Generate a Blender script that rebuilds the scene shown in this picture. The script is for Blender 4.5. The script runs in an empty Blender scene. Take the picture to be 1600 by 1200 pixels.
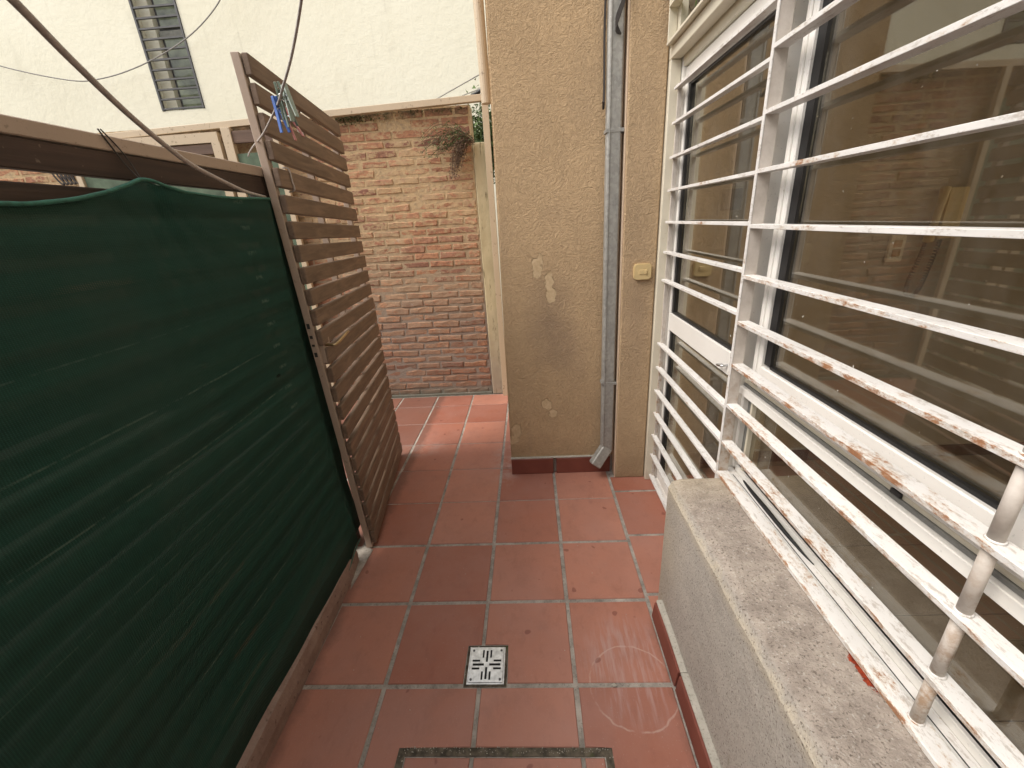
import bpy, bmesh, math, random
from mathutils import Vector, Matrix
random.seed(7)
R = math.radians
sc = bpy.context.scene

# ---------------------------------------------------------------- camera
cam_d = bpy.data.cameras.new("camera"); cam = bpy.data.objects.new("camera", cam_d)
sc.collection.objects.link(cam)
cp, sp = math.cos(.3567), math.sin(.3567); cyw, syw = math.cos(.0526), math.sin(.0526); cr, sr = math.cos(-.0626), math.sin(-.0626)
B = Matrix(((1, 0, 0), (0, 0, -1), (0, 1, 0))); Rz = Matrix(((cyw, syw, 0), (-syw, cyw, 0), (0, 0, 1)))
Rx = Matrix(((1, 0, 0), (0, cp, -sp), (0, sp, cp))); Rr = Matrix(((cr, -sr, 0), (sr, cr, 0), (0, 0, 1)))
M = Rr @ Rx @ B @ Rz
rot = Matrix((M[0], -M[1], -M[2])).transposed().to_4x4()
cam.matrix_world = Matrix.Translation((.5322, -.8830, 1.4000)) @ rot
cam_d.sensor_width = 36; cam_d.lens = 640.91 / 1600 * 36
cam_d.shift_x = -3.2 / 1600; cam_d.shift_y = -16.4 / 1600
cam_d.clip_start = .02; cam_d.clip_end = 400
sc.camera = cam

# ---------------------------------------------------------------- light
SUN_EL, SUN_AZ = R(50), R(248)          # azimuth clockwise from +Y
world = bpy.data.worlds.new("World"); sc.world = world; world.use_nodes = True
wn = world.node_tree; wn.nodes.clear()
sky = wn.nodes.new('ShaderNodeTexSky'); sky.sky_type = 'NISHITA'; sky.sun_disc = False
sky.sun_elevation = SUN_EL; sky.sun_rotation = SUN_AZ; sky.dust_density = 3.0; sky.air_density = 1.0
wh = wn.nodes.new('ShaderNodeMix'); wh.data_type = 'RGBA'; wh.inputs[0].default_value = .6
wh.inputs[7].default_value = (5.6, 5.25, 4.7, 1)
bg = wn.nodes.new('ShaderNodeBackground'); bg.inputs[1].default_value = .15
wo = wn.nodes.new('ShaderNodeOutputWorld')
wn.links.new(sky.outputs[0], wh.inputs[6]); wn.links.new(wh.outputs[2], bg.inputs[0]); wn.links.new(bg.outputs[0], wo.inputs[0])
sun_d = bpy.data.lights.new("sun", 'SUN'); sun_d.energy = 1.1; sun_d.angle = R(32); sun_d.color = (1, .96, .89)
sun = bpy.data.objects.new("sun", sun_d); sc.collection.objects.link(sun)
sdir = Vector((math.sin(SUN_AZ) * math.cos(SUN_EL), math.cos(SUN_AZ) * math.cos(SUN_EL), math.sin(SUN_EL)))
sun.rotation_euler = sdir.to_track_quat('Z', 'Y').to_euler()
sc.view_settings.view_transform = 'Standard'; sc.view_settings.look = 'None'
sc.view_settings.gamma = 1; sc.view_settings.use_curve_mapping = False
sc.view_settings.exposure = 1.27
sc.cycles.use_denoising = True
sc.cycles.max_bounces = 10; sc.cycles.transparent_max_bounces = 24; sc.cycles.diffuse_bounces = 6
sc.cycles.caustics_reflective = False; sc.cycles.caustics_refractive = False

# ---------------------------------------------------------------- material tools
class N:
    def __init__(s, name):
        s.m = bpy.data.materials.new(name); s.m.use_nodes = True; s.t = s.m.node_tree
        s.b = s.t.nodes["Principled BSDF"]; s.out = s.t.nodes["Material Output"]
    def n(s, typ, **k):
        nd = s.t.nodes.new(typ)
        for a, v in k.items(): setattr(nd, a, v)
        return nd
    def l(s, a, b): s.t.links.new(a, b)
    def put(s, v, inp):
        if hasattr(v, 'links') or hasattr(v, 'is_output'): s.l(v, inp)
        else: inp.default_value = v
    def pos(s): return s.n('ShaderNodeNewGeometry').outputs['Position']
    def obj(s): return s.n('ShaderNodeTexCoord').outputs['Object']
    def rnd(s): return s.n('ShaderNodeObjectInfo').outputs['Random']
    def math(s, op, a, b=0.0, clamp=False):
        nd = s.n('ShaderNodeMath', operation=op, use_clamp=clamp); s.put(a, nd.inputs[0]); s.put(b, nd.inputs[1]); return nd.outputs[0]
    def vm(s, op, a, b=(0, 0, 0)):
        nd = s.n('ShaderNodeVectorMath', operation=op); s.put(a, nd.inputs[0]); s.put(b, nd.inputs[1])
        return nd.outputs['Value'] if op in ('LENGTH', 'DISTANCE') else nd.outputs[0]
    def sep(s, v): nd = s.n('ShaderNodeSeparateXYZ'); s.l(v, nd.inputs[0]); return nd.outputs
    def noise(s, v, scale, detail=4, rough=.55, dist=0, col=False):
        nd = s.n('ShaderNodeTexNoise'); s.l(v, nd.inputs['Vector']); nd.inputs['Scale'].default_value = scale
        nd.inputs['Detail'].default_value = detail; nd.inputs['Roughness'].default_value = rough; nd.inputs['Distortion'].default_value = dist
        return nd.outputs[1 if col else 0]
    def shift(s, v, k=17.0):   # random offset per object
        c = s.n('ShaderNodeCombineXYZ'); r = s.math('MULTIPLY', s.rnd(), k)
        for i in range(3): s.l(r, c.inputs[i])
        return s.vm('ADD', v, c.outputs[0])
    def ramp(s, f, stops, interp='LINEAR'):
        nd = s.n('ShaderNodeValToRGB'); s.l(f, nd.inputs[0]); nd.color_ramp.interpolation = interp
        e = nd.color_ramp.elements
        for i, (p, c) in enumerate(stops):
            el = e[i] if i < 2 else e.new(p)
            el.position = p; el.color = (c, c, c, 1) if isinstance(c, (int, float)) else (*c, 1)
        return nd.outputs[0]
    def mask(s, f, lo, hi):
        nd = s.n('ShaderNodeMapRange', clamp=True); s.l(f, nd.inputs[0]); nd.inputs[1].default_value = lo; nd.inputs[2].default_value = hi
        return nd.outputs[0]
    def mix(s, f, a, b, mode='MIX'):
        nd = s.n('ShaderNodeMix', data_type='RGBA', blend_type=mode)
        s.put(f, nd.inputs[0])
        for v, i in ((a, 6), (b, 7)):
            if isinstance(v, tuple): nd.inputs[i].default_value = (*v, 1)
            else: s.l(v, nd.inputs[i])
        return nd.outputs[2]
    def bump(s, h, strength=.3, dist=.01, prev=None):
        nd = s.n('ShaderNodeBump'); s.l(h, nd.inputs['Height']); nd.inputs['Strength'].default_value = strength; nd.inputs['Distance'].default_value = dist
        if prev: s.l(prev, nd.inputs['Normal'])
        return nd.outputs[0]
    def fin(s, col=None, rough=None, normal=None, metal=None, spec=None):
        if col is not None: s.put(col if not isinstance(col, tuple) else (*col, 1), s.b.inputs['Base Color'])
        if rough is not None: s.put(rough, s.b.inputs['Roughness'])
        if normal is not None: s.l(normal, s.b.inputs['Normal'])
        if metal is not None: s.put(metal, s.b.inputs['Metallic'])
        if spec is not None: s.b.inputs['Specular IOR Level'].default_value = spec
        return s.m
def scl(m, v, sx, sy, sz): return m.vm('MULTIPLY', v, (sx, sy, sz))

def plain(name, col, rough=.5, metal=0, var=.15, scale=30, bump=.1, spec=.5):
    m = N(name); p = m.shift(m.obj(), 5)
    f = m.noise(p, scale); dark = tuple(c * (1 - var) for c in col); lite = tuple(min(1, c * (1 + var)) for c in col)
    c = m.mix(m.mask(f, .3, .7), dark, lite)
    return m.fin(c, rough, m.bump(m.noise(p, scale * 4), bump, .002), metal, spec)

# ochre textured stucco
def blobs(m, p, lst, noise_amt=.03, nscale=18):
    nz = m.vm('MULTIPLY', m.vm('SUBTRACT', m.noise(p, nscale * 1.6, 5, .7, col=True), (.5, .5, .5)), (noise_amt * 2,) * 3)
    q = m.vm('ADD', p, nz); tot = None
    for (cx, cz, rx, rz) in lst:
        d = m.vm('LENGTH', m.vm('MULTIPLY', m.vm('SUBTRACT', q, (cx, 0, cz)), (1 / rx, 0, 1 / rz)))
        k = m.math('SUBTRACT', 1.0, m.mask(d, .85, 1.0)); tot = k if tot is None else m.math('MAXIMUM', tot, k)
    return tot
def stucco(name, col, patches=(), smudges=(), swirl=True):
    m = N(name); p = m.pos()
    warp = m.vm('MULTIPLY', m.noise(p, 7, 2, col=True), (.10,) * 3)
    q = m.vm('ADD', p, warp)
    n1 = m.noise(q, 78, 4, .65, .9); n2 = m.noise(p, 210, 3, .6); n3 = m.noise(p, 2.2, 3)
    c = m.mix(m.mask(n3, .35, .7), tuple(x * .9 for x in col), tuple(min(1, x * 1.07) for x in col))
    c = m.mix(m.math('MULTIPLY', m.mask(n1, .60, .36), .42), c, tuple(x * .60 for x in col))  # darker hollows put relief shade into the stucco colour
    z = m.sep(p)[2]
    low_dark = m.math('MULTIPLY', m.mask(m.math('ADD', z, m.math('MULTIPLY', m.noise(p, 9), .35)), .42, .15), .45)
    c = m.mix(low_dark, c, (.26, .20, .125))  # darker tone towards the foot of the wall
    c = m.mix(m.math('MULTIPLY', m.mask(m.noise(scl(m, p, 1, 1, .35), 4.5, 5, .65), .58, .78), .30), c, (.27, .205, .15))
    h = m.math('ADD', m.math('MULTIPLY', n1, 1.0), m.math('MULTIPLY', n2, .35))
    if smudges:
        nz = m.noise(p, 6, 5, .7)
        for (cx, cz, rx, rz, a) in smudges:
            d = m.vm('LENGTH', m.vm('MULTIPLY', m.vm('SUBTRACT', p, (cx, 0, cz)), (1 / rx, 0, 1 / rz)))
            k = m.math('MULTIPLY', m.mask(m.math('ADD', d, m.math('MULTIPLY', nz, 1.0)), 1.45, .55), a)
            c = m.mix(k, c, (.19, .14, .115))
    if patches:
        k = blobs(m, p, patches); c = m.mix(k, c, m.mix(m.mask(m.noise(p, 40, 5, .7), .4, .65), (.61, .47, .30), (.50, .365, .22)))
        inv = m.math('SUBTRACT', 1.0, k); h = m.math('MULTIPLY', h, m.math('ADD', m.math('MULTIPLY', inv, .85), .15))
    return m.fin(c, .95, m.bump(h, .85, .009), spec=.15)
M_pillar = stucco('ochre_stucco', (.55, .395, .24),
    patches=((.565, 1.175, .026, .05), (.585, 1.215, .018, .03), (.625, 1.10, .022, .06), (.632, 1.04, .028, .045), (.592, .44, .03, .035), (.625, .385, .022, .03), (.42, .28, .03, .05), (.40, .22, .03, .03)),
    smudges=((.62, .90, .16, .34, .42), (.72, .72, .14, .25, .28), (.66, 1.42, .10, .05, .15)))
M_wall = stucco('ochre_stucco_side', (.51, .37, .23), smudges=((1.04, .9, .1, .5, .25),))
M_rear = stucco('pale_stucco', (.52, .45, .34))

# concrete parapet with granular render, worn arris, red paint smear
def parapet():
    m = N('granular_render'); p = m.pos(); x, y, z = m.sep(p)
    n = m.noise(p, 160, 4, .7); big = m.noise(p, 5, 4, .6); mid = m.noise(p, 24, 4, .6)
    c = m.mix(m.mask(big, .38, .66), (.48, .45, .41), (.58, .545, .49))
    top = m.mask(x, .955, .985)
    ctop = m.mix(m.mask(mid, .35, .7), (.30, .255, .22), (.46, .40, .345))
    c = m.mix(top, c, ctop)
    edge = m.math('SUBTRACT', 1.0, m.mask(m.math('ABSOLUTE', m.math('SUBTRACT', x, m.math('ADD', .962, m.math('MULTIPLY', m.math('SUBTRACT', mid, .5), .03)))), .0, .012))
    zt = m.mask(z, .50, .535)
    c = m.mix(m.math('MULTIPLY', m.math('MULTIPLY', edge, zt), .5), c, (.62, .53, .38))
    c = m.mix(m.math('MULTIPLY', m.mask(m.noise(p, 190, 3, .6), .57, .66), .8), c, (.13, .105, .085))
    c = m.mix(m.math('MULTIPLY', m.mask(m.noise(p, 150, 2, .6), .40, .30), .5), c, (.60, .57, .52))
    streak = m.noise(scl(m, p, 1, 1.3, .5), 14, 5, .75)
    low = m.mask(z, .42, .1)
    c = m.mix(m.math('MULTIPLY', m.math('MULTIPLY', m.mask(streak, .60, .72), low), .7), c, (.20, .165, .10))
    yel = m.mask(m.math('ADD', y, m.math('MULTIPLY', big, .2)), .22, .42)
    c = m.mix(m.math('MULTIPLY', yel, .45), c, (.50, .42, .28))
    c = m.mix(m.math('MULTIPLY', m.math('MULTIPLY', top, m.mask(m.noise(p, 11, 6, .8), .55, .72)), .38), c, (.14, .125, .115))
    cr = m.noise(m.vm('ADD', scl(m, p, .35, 1.6, 1), m.vm('MULTIPLY', m.noise(p, 20, 3, col=True), (.05,) * 3)), 9, 1, .5)
    crk = m.math('SUBTRACT', 1.0, m.mask(m.math('ABSOLUTE', m.math('SUBTRACT', cr, .5)), .0, .004))
    c = m.mix(m.math('MULTIPLY', m.math('MULTIPLY', m.math('MULTIPLY', crk, top), m.mask(m.noise(p, 4, 2), .55, .62)), .5), c, (.08, .07, .06))
    # red oxide smear beside the grille foot
    q = m.vm('ADD', p, m.vm('MULTIPLY', m.vm('SUBTRACT', m.noise(p, 45, 4, .7, col=True), (.5, .5, .5)), (.035, .05, 0)))
    d = m.vm('LENGTH', m.vm('MULTIPLY', m.vm('SUBTRACT', q, (1.131, -.335, .56)), (1 / .013, 1 / .045, 0)))
    c = m.mix(m.math('MULTIPLY', m.mask(d, 1.0, .8), top), c, m.mix(m.mask(m.noise(p, 90, 4, .7), .4, .6), (.13, .022, .012), (.34, .055, .022)))
    h = m.math('ADD', n, m.math('MULTIPLY', mid, .8))
    return m.fin(c, .95, m.bump(h, .95, .006), spec=.15)
M_par = parapet()

# terracotta tiles
def tile_mat():
    m = N('terracotta_tile'); p = m.pos(); r = m.rnd(); o = m.shift(p, 9)
    c = m.mix(r, (.29, .100, .062), (.46, .205, .14))
    c = m.mix(m.mask(m.noise(o, 5, 4), .3, .7), c, m.mix(.6, c, (.33, .15, .11)))
    c = m.mix(m.math('MULTIPLY', m.mask(m.noise(p, 8, 6, .75), .50, .68), .28), c, (.20, .09, .066))
    c = m.mix(m.math('MULTIPLY', m.mask(m.noise(p, 210, 2, .6), .66, .72), .5), c, (.42, .30, .24))
    c = m.mix(m.math('MULTIPLY', m.mask(m.noise(scl(m, o, 1, .5, 1), 28, 5, .7), .55, .75), .25), c, (.15, .05, .038))
    # grey-mauve cleaning bloom
    bloom = m.mask(m.noise(p, 2.3, 5, .65), .42, .72)
    c = m.mix(m.math('MULTIPLY', bloom, .30), c, (.36, .225, .20))
    xs = m.sep(p)
    # chalky ring and brush smears on two tiles at right
    q = m.vm('ADD', p, m.vm('MULTIPLY', m.vm('SUBTRACT', m.noise(p, 22, 3, col=True), (.5, .5, .5)), (.018, .018, 0)))
    d = m.vm('LENGTH', m.vm('MULTIPLY', m.vm('SUBTRACT', q, (.80, -.003, 0)), (1 / .135, 1 / .128, 0)))
    ring = m.mask(m.math('ABSOLUTE', m.math('SUBTRACT', d, 1.0)), .028, .008)
    ring = m.math('MULTIPLY', ring, m.mask(m.noise(p, 14, 3, .7), .40, .56))
    c = m.mix(m.math('MULTIPLY', ring, .34), c, (.62, .50, .43))
    st = m.n('ShaderNodeMapping'); m.l(p, st.inputs[0]); st.inputs['Rotation'].default_value = (0, 0, R(-22)); st.inputs['Scale'].default_value = (62, 7, 1)
    sn = m.noise(st.outputs[0], 1.0, 3, .6)
    area = m.mask(m.vm('LENGTH', m.vm('MULTIPLY', m.vm('SUBTRACT', q, (.80, .06, 0)), (1 / .17, 1 / .21, 0))), 1.0, .55)
    c = m.mix(m.math('MULTIPLY', m.math('MULTIPLY', area, m.mask(sn, .46, .62)), .42), c, (.46, .33, .31))
    # pale deposits near the doorway at the back
    a2 = m.mask(m.vm('LENGTH', m.vm('MULTIPLY', m.vm('SUBTRACT', q, (.34, 1.32, 0)), (1 / .12, 1 / .32, 0))), 1.0, .3)
    a3 = m.mask(m.vm('LENGTH', m.vm('MULTIPLY', m.vm('SUBTRACT', q, (-.3, 1.5, 0)), (1 / .25, 1 / .15, 0))), 1.0, .3)
    c = m.mix(m.math('MULTIPLY', m.math('MULTIPLY', m.math('MAXIMUM', a2, a3), m.mask(m.noise(p, 16, 5, .7), .42, .62)), .5), c, (.46, .36, .33))
    spots = m.mask(m.noise(p, 18, 1, .4), .74, .77)
    c = m.mix(m.math('MULTIPLY', spots, .5), c, (.12, .022, .018))
    nb = m.math('MULTIPLY', m.noise(p, 10, 5, .7), .09)
    rim = m.math('MAXIMUM', m.math('MULTIPLY', m.mask(m.math('ADD', xs[0], nb), .945, .985), m.mask(xs[1], .25, .2)), m.mask(m.math('SUBTRACT', xs[0], nb), -.275, -.315))
    rim = m.math('MAXIMUM', rim, m.mask(m.math('ADD', xs[1], nb), 2.40, 2.46))
    c = m.mix(m.math('MULTIPLY', rim, .55), c, (.10, .055, .042))
    rough = m.ramp(m.noise(p, 7, 5, .6), [(.3, .42), (.7, .62)])
    return m.fin(c, rough, m.bump(m.noise(o, 60, 5, .6), .15, .002), spec=.45)
M_tile = tile_mat()
def skirt_mat():
    m = N('terracotta_skirting'); o = m.shift(m.obj(), 5)
    c = m.mix(m.mask(m.noise(o, 9, 4), .3, .7), (.16, .045, .032), (.21, .066, .046))
    return m.fin(c, .5, m.bump(m.noise(o, 60, 4), .2, .002))
M_skirt = skirt_mat()
def grout_mat(name='grout', a=(.22, .20, .175), b=(.42, .385, .34)):
    m = N(name); p = m.pos()
    c = m.mix(m.mask(m.noise(p, 14, 5, .7), .35, .65), a, b)
    c = m.mix(m.math('MULTIPLY', m.mask(m.noise(p, 150, 3), .56, .7), .5), c, (.10, .09, .075))
    c = m.mix(m.math('MULTIPLY', m.mask(m.noise(p, 5, 5, .7), .56, .66), .6), c, (.46, .42, .37))
    return m.fin(c, .95, m.bump(m.noise(p, 130, 4, .7), .8, .004), spec=.2)
M_grout = grout_mat()
M_mortar_edge = grout_mat('pale_mortar', (.38, .36, .31), (.50, .47, .41))
def dark_grout():
    m = N('hatch_joint'); p = m.pos()
    c = m.mix(m.mask(m.noise(p, 40, 4), .4, .6), (.05, .042, .03), (.13, .11, .08))
    c = m.mix(m.mask(m.noise(p, 9, 4), .58, .66), c, (.06, .075, .02))
    c = m.mix(m.mask(m.noise(p, 120, 1), .74, .76), c, (.6, .57, .5))
    return m.fin(c, .95, m.bump(m.noise(p, 90, 4), .8, .004))
M_hatchj = dark_grout()

# bricks
def brick_mat():
    m = N('old_brick'); p = m.pos(); r = m.rnd(); o = m.shift(p, 31)
    c = m.ramp(r, [(0, (.31, .15, .095)), (.25, (.42, .215, .125)), (.5, (.50, .28, .17)), (.7, (.35, .18, .12)), (.85, (.40, .25, .155)), (1, (.20, .085, .065))])
    c = m.mix(m.math('MULTIPLY', m.mask(m.noise(o, 34, 5, .7), .46, .62), .55), c, (.16, .075, .06))
    c = m.mix(m.math('MULTIPLY', m.mask(m.noise(o, 70, 3, .6), .56, .68), .45), c, (.47, .25, .15))
    z = m.sep(p)[2]
    # smeared mortar
    smear = m.noise(scl(m, p, 1, 1, 1.8), 21, 6, .75)
    band = m.noise(p, 1.6, 2)
    thr = m.mask(m.math('ADD', smear, m.math('MULTIPLY', m.math('SUBTRACT', band, .5), .6)), .44, .525)
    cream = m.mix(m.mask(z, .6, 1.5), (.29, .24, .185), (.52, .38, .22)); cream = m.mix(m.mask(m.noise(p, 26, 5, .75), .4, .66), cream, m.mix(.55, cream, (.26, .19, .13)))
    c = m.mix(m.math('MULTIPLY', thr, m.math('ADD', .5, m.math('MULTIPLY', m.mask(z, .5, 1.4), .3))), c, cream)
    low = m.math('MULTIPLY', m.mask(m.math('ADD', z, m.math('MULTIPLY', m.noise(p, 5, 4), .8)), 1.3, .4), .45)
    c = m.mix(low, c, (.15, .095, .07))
    wh = m.mask(m.noise(p, 9, 6, .8), .64, .72)
    c = m.mix(m.math('MULTIPLY', wh, .4), c, (.52, .46, .42))
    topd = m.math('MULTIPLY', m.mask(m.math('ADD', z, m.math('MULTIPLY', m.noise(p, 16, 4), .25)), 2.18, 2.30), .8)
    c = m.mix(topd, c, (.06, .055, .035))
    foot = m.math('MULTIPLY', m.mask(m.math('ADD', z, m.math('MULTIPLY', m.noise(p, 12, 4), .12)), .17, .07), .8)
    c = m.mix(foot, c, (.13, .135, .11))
    h = m.math('ADD', m.noise(p, 55, 5, .7), m.math('MULTIPLY', m.noise(p, 170, 3, .6), .4))
    return m.fin(c, .95, m.bump(h, .9, .006), spec=.15)
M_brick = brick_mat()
def mortar_mat():
    m = N('old_mortar'); p = m.pos(); z = m.sep(p)[2]
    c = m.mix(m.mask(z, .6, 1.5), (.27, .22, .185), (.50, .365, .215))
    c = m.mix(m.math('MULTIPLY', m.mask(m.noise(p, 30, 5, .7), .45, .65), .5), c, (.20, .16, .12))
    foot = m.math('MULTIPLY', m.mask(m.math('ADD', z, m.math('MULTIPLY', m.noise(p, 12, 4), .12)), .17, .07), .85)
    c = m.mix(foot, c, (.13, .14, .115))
    return m.fin(c, .95, m.bump(m.noise(p, 60, 5, .75), 1, .008), spec=.15)
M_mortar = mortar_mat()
def column_mat():
    m = N('yellowed_concrete'); p = m.pos(); z = m.sep(p)[2]
    c = m.mix(m.mask(m.noise(scl(m, p, 1, 1, .3), 12, 5), .35, .65), (.42, .35, .21), (.54, .46, .29))
    low = m.mask(m.math('ADD', z, m.math('MULTIPLY', m.noise(p, 8, 4), .6)), 1.1, .4)
    c = m.mix(m.math('MULTIPLY', low, .7), c, (.26, .22, .19))
    c = m.mix(m.mask(m.noise(scl(m, p, 2, 1, .25), 16, 5, .7), .58, .66), c, (.15, .12, .06))
    return m.fin(c, .9, m.bump(m.noise(p, 35, 5), .6, .006))
M_col = column_mat()

def white_render():
    m = N('cream_white_render'); p = m.pos()
    c = m.mix(m.mask(m.noise(p, .7, 4), .3, .7), (.70, .675, .545), (.75, .73, .61))
    c = m.mix(m.math('MULTIPLY', m.mask(m.noise(scl(m, p, 1, 1, .3), 2.4, 6, .7), .58, .75), .25), c, (.45, .43, .34))
    x, y, z = m.sep(p)
    st = m.mask(m.noise(scl(m, p, 5, 1, .35), 3, 5, .7), .60, .8)
    c = m.mix(m.math('MULTIPLY', st, .3), c, (.42, .40, .32))
    return m.fin(c, .9, m.bump(m.noise(p, 12, 6, .7), .35, .02), spec=.2)
M_white = white_render()

# wood slats
def wood(name, a, b, axis=1, rough=.62):
    m = N(name); o = m.shift(m.obj(), 23)
    s = [26, 26, 26]; s[axis] = 1.3
    g = m.noise(scl(m, o, *s), 1.6, 6, .65, .6); g2 = m.noise(o, 6, 4)
    c = m.mix(m.mask(g, .35, .68), a, b)
    c = m.mix(m.math('MULTIPLY', m.mask(g2, .4, .7), .35), c, tuple(x * .55 for x in a))
    c = m.mix(m.math('MULTIPLY', m.rnd(), .35), c, tuple(x * .7 for x in b))
    k = m.math('MULTIPLY', m.mask(m.noise(o, 60, 3), .68, .74), .35)
    c = m.mix(k, c, (.30, .24, .19))
    return m.fin(c, rough, m.bump(g, .35, .003), spec=.4)
M_slat = wood('brown_grey_wood', (.12, .080, .055), (.25, .175, .125))
M_slatf = wood('dark_fence_wood', (.030, .018, .014), (.075, .045, .033))
M_slatfar = wood('far_fence_wood', (.085, .05, .035), (.16, .10, .07), axis=0)
M_end = plain('sawn_wood_end', (.035, .02, .015), .8)

def painted(name, col, chip=(.25, .20, .16), amt=.0, rough=.45):
    m = N(name); p = m.pos(); f = m.noise(p, 34, 6, .7)
    c = m.mix(m.mask(m.noise(p, 6, 4), .3, .7), tuple(x * .93 for x in col), col)
    c = m.mix(m.math('MULTIPLY', m.mask(f, .64 - amt, .68 - amt), .7), c, chip)
    c = m.mix(m.math('MULTIPLY', m.mask(m.noise(p, 120, 3, .7), .64, .7), .4), c, tuple(x * .5 for x in col))
    return m.fin(c, rough, m.bump(f, .15, .002))
M_taupe = painted('taupe_paint', (.40, .31, .245), (.19, .14, .11), .02)
M_cream = painted('cream_paint', (.52, .42, .295), (.20, .14, .09), .03)
M_alu = painted('white_powder_coat', (.82, .80, .76), (.45, .43, .40), -.06, .35)
M_casing = painted('cream_casing_paint', (.66, .615, .50), (.40, .34, .26), -.03, .5)
def bar_mat(name, rust):
    m = N(name); p = m.pos()
    s = scl(m, p, 1, .45, 1)
    c = m.mix(m.mask(m.noise(p, 8, 4), .3, .7), (.66, .645, .62), (.77, .755, .735))
    # dirty specks
    c = m.mix(m.math('MULTIPLY', m.mask(m.noise(scl(m, p, 1, .35, 1), 75, 6, .8), .54, .62), .65), c, (.36, .31, .26))
    f = m.noise(s, 38, 8, .85); reg = m.noise(p, 3.6, 3)
    t = m.math('ADD', f, m.math('MULTIPLY', m.math('SUBTRACT', reg, .5), .42))
    nx = m.sep(m.n('ShaderNodeNewGeometry').outputs['Normal'])
    edge = m.math('MULTIPLY', m.mask(nx[0], -.3, -.8), .085)      # outward faces weather most
    t = m.math('ADD', t, edge)
    c = m.mix(m.math('MULTIPLY', m.mask(t, .60 - rust, .64 - rust), .55), c, (.52, .43, .33))
    c = m.mix(m.math('MULTIPLY', m.mask(t, .655 - rust, .70 - rust), .9), c, m.mix(m.noise(p, 120, 3), (.16, .055, .02), (.45, .19, .06)))
    return m.fin(c, .42, m.bump(f, .25, .0025))
M_bar = bar_mat('worn_white_bar', .055); M_bar2 = bar_mat('white_bar', -.05)
def sidepost():
    m = N('grimy_white_flat'); p = m.pos(); z = m.sep(p)[2]
    c = m.mix(m.mask(m.noise(p, 20, 5, .7), .35, .65), (.47, .42, .37), (.60, .55, .50))
    k = m.math('MULTIPLY', m.mask(m.noise(p, 38, 6, .75), .46, .60), m.mask(z, 1.0, .65))
    c = m.mix(m.math('MULTIPLY', k, .75), c, (.30, .17, .08))
    return m.fin(c, .55, m.bump(m.noise(p, 80, 4), .2, .002))
M_post = sidepost()
def galv():
    m = N('galvanised_steel'); p = m.pos()
    v = m.n('ShaderNodeTexVoronoi'); m.l(p, v.inputs['Vector']); v.inputs['Scale'].default_value = 85
    g = m.sep(v.outputs['Color'])[0]
    c = m.mix(g, (.29, .285, .265), (.39, .385, .36))
    c = m.mix(m.math('MULTIPLY', m.mask(m.noise(scl(m, p, 1, 1, .4), 22, 5, .7), .5, .7), .5), c, (.20, .205, .20))
    c = m.mix(m.mask(m.noise(p, 60, 4, .7), .66, .72), c, (.62, .62, .60))
    return m.fin(c, m.math('ADD', .42, m.math('MULTIPLY', g, .2)), m.bump(m.noise(p, 30, 3), .15, .003), .3)
M_galv = galv()
M_black = plain('black_rubber', (.012, .012, .013), .5)
M_grey = plain('grey_channel', (.17, .17, .16), .45)
M_shadowgap = plain('dark_groove', (.03, .03, .028), .8)
M_chrome = plain('satin_chrome', (.50, .51, .52), .30, 1, .25, 60, .12)
M_slot = plain('drain_slot', (.008, .008, .008), .9)
M_bell = plain('aged_ivory_plastic', (.60, .46, .235), .42, 0, .05)
M_ivory = plain('yellowed_ivory_plastic', (.78, .62, .32), .4, 0, .05)
M_ivory2 = plain('pale_plastic', (.74, .68, .52), .4, 0, .05)
M_orange = plain('amber_module', (.42, .24, .07), .45)
M_rope = plain('pale_plastic_line', (.42, .38, .355), .5, 0, .2, 60, .3)
M_wire = plain('dark_wire', (.035, .028, .024), .6)
M_cable = plain('grey_cable', (.20, .19, .18), .6)
M_brass = plain('dull_brass', (.42, .31, .17), .35, .8)
M_darkmetal = plain('dark_grey_iron', (.075, .075, .078), .55)
M_roomwall = plain('room_paint', (.40, .345, .265), .8, 0, .04, 3, .05)
M_base = plain('brown_baseboard', (.10, .055, .035), .4)
M_board = plain('dark_brown_board', (.06, .03, .018), .6)
M_rtile = plain('room_floor_tile', (.34, .295, .245), .35, 0, .06, 4, .02)
M_rgrout = plain('room_floor_joint', (.07, .055, .045), .8)
M_cement = grout_mat('cement_floor', (.30, .27, .24), (.42, .39, .34))
M_groundm = grout_mat('ground_earth', (.18, .16, .13), (.26, .23, .19))
M_kerb = None
def kerb_mat():
    m = N('kerb_render'); p = m.pos()
    c = m.mix(m.mask(m.noise(p, 11, 5, .7), .35, .68), (.22, .145, .115), (.33, .24, .195))
    c = m.mix(m.mask(m.noise(p, 50, 4), .62, .7), c, (.12, .07, .055))
    return m.fin(c, .85, m.bump(m.noise(p, 25, 5, .7), .5, .006))
M_kerb = kerb_mat()

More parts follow.
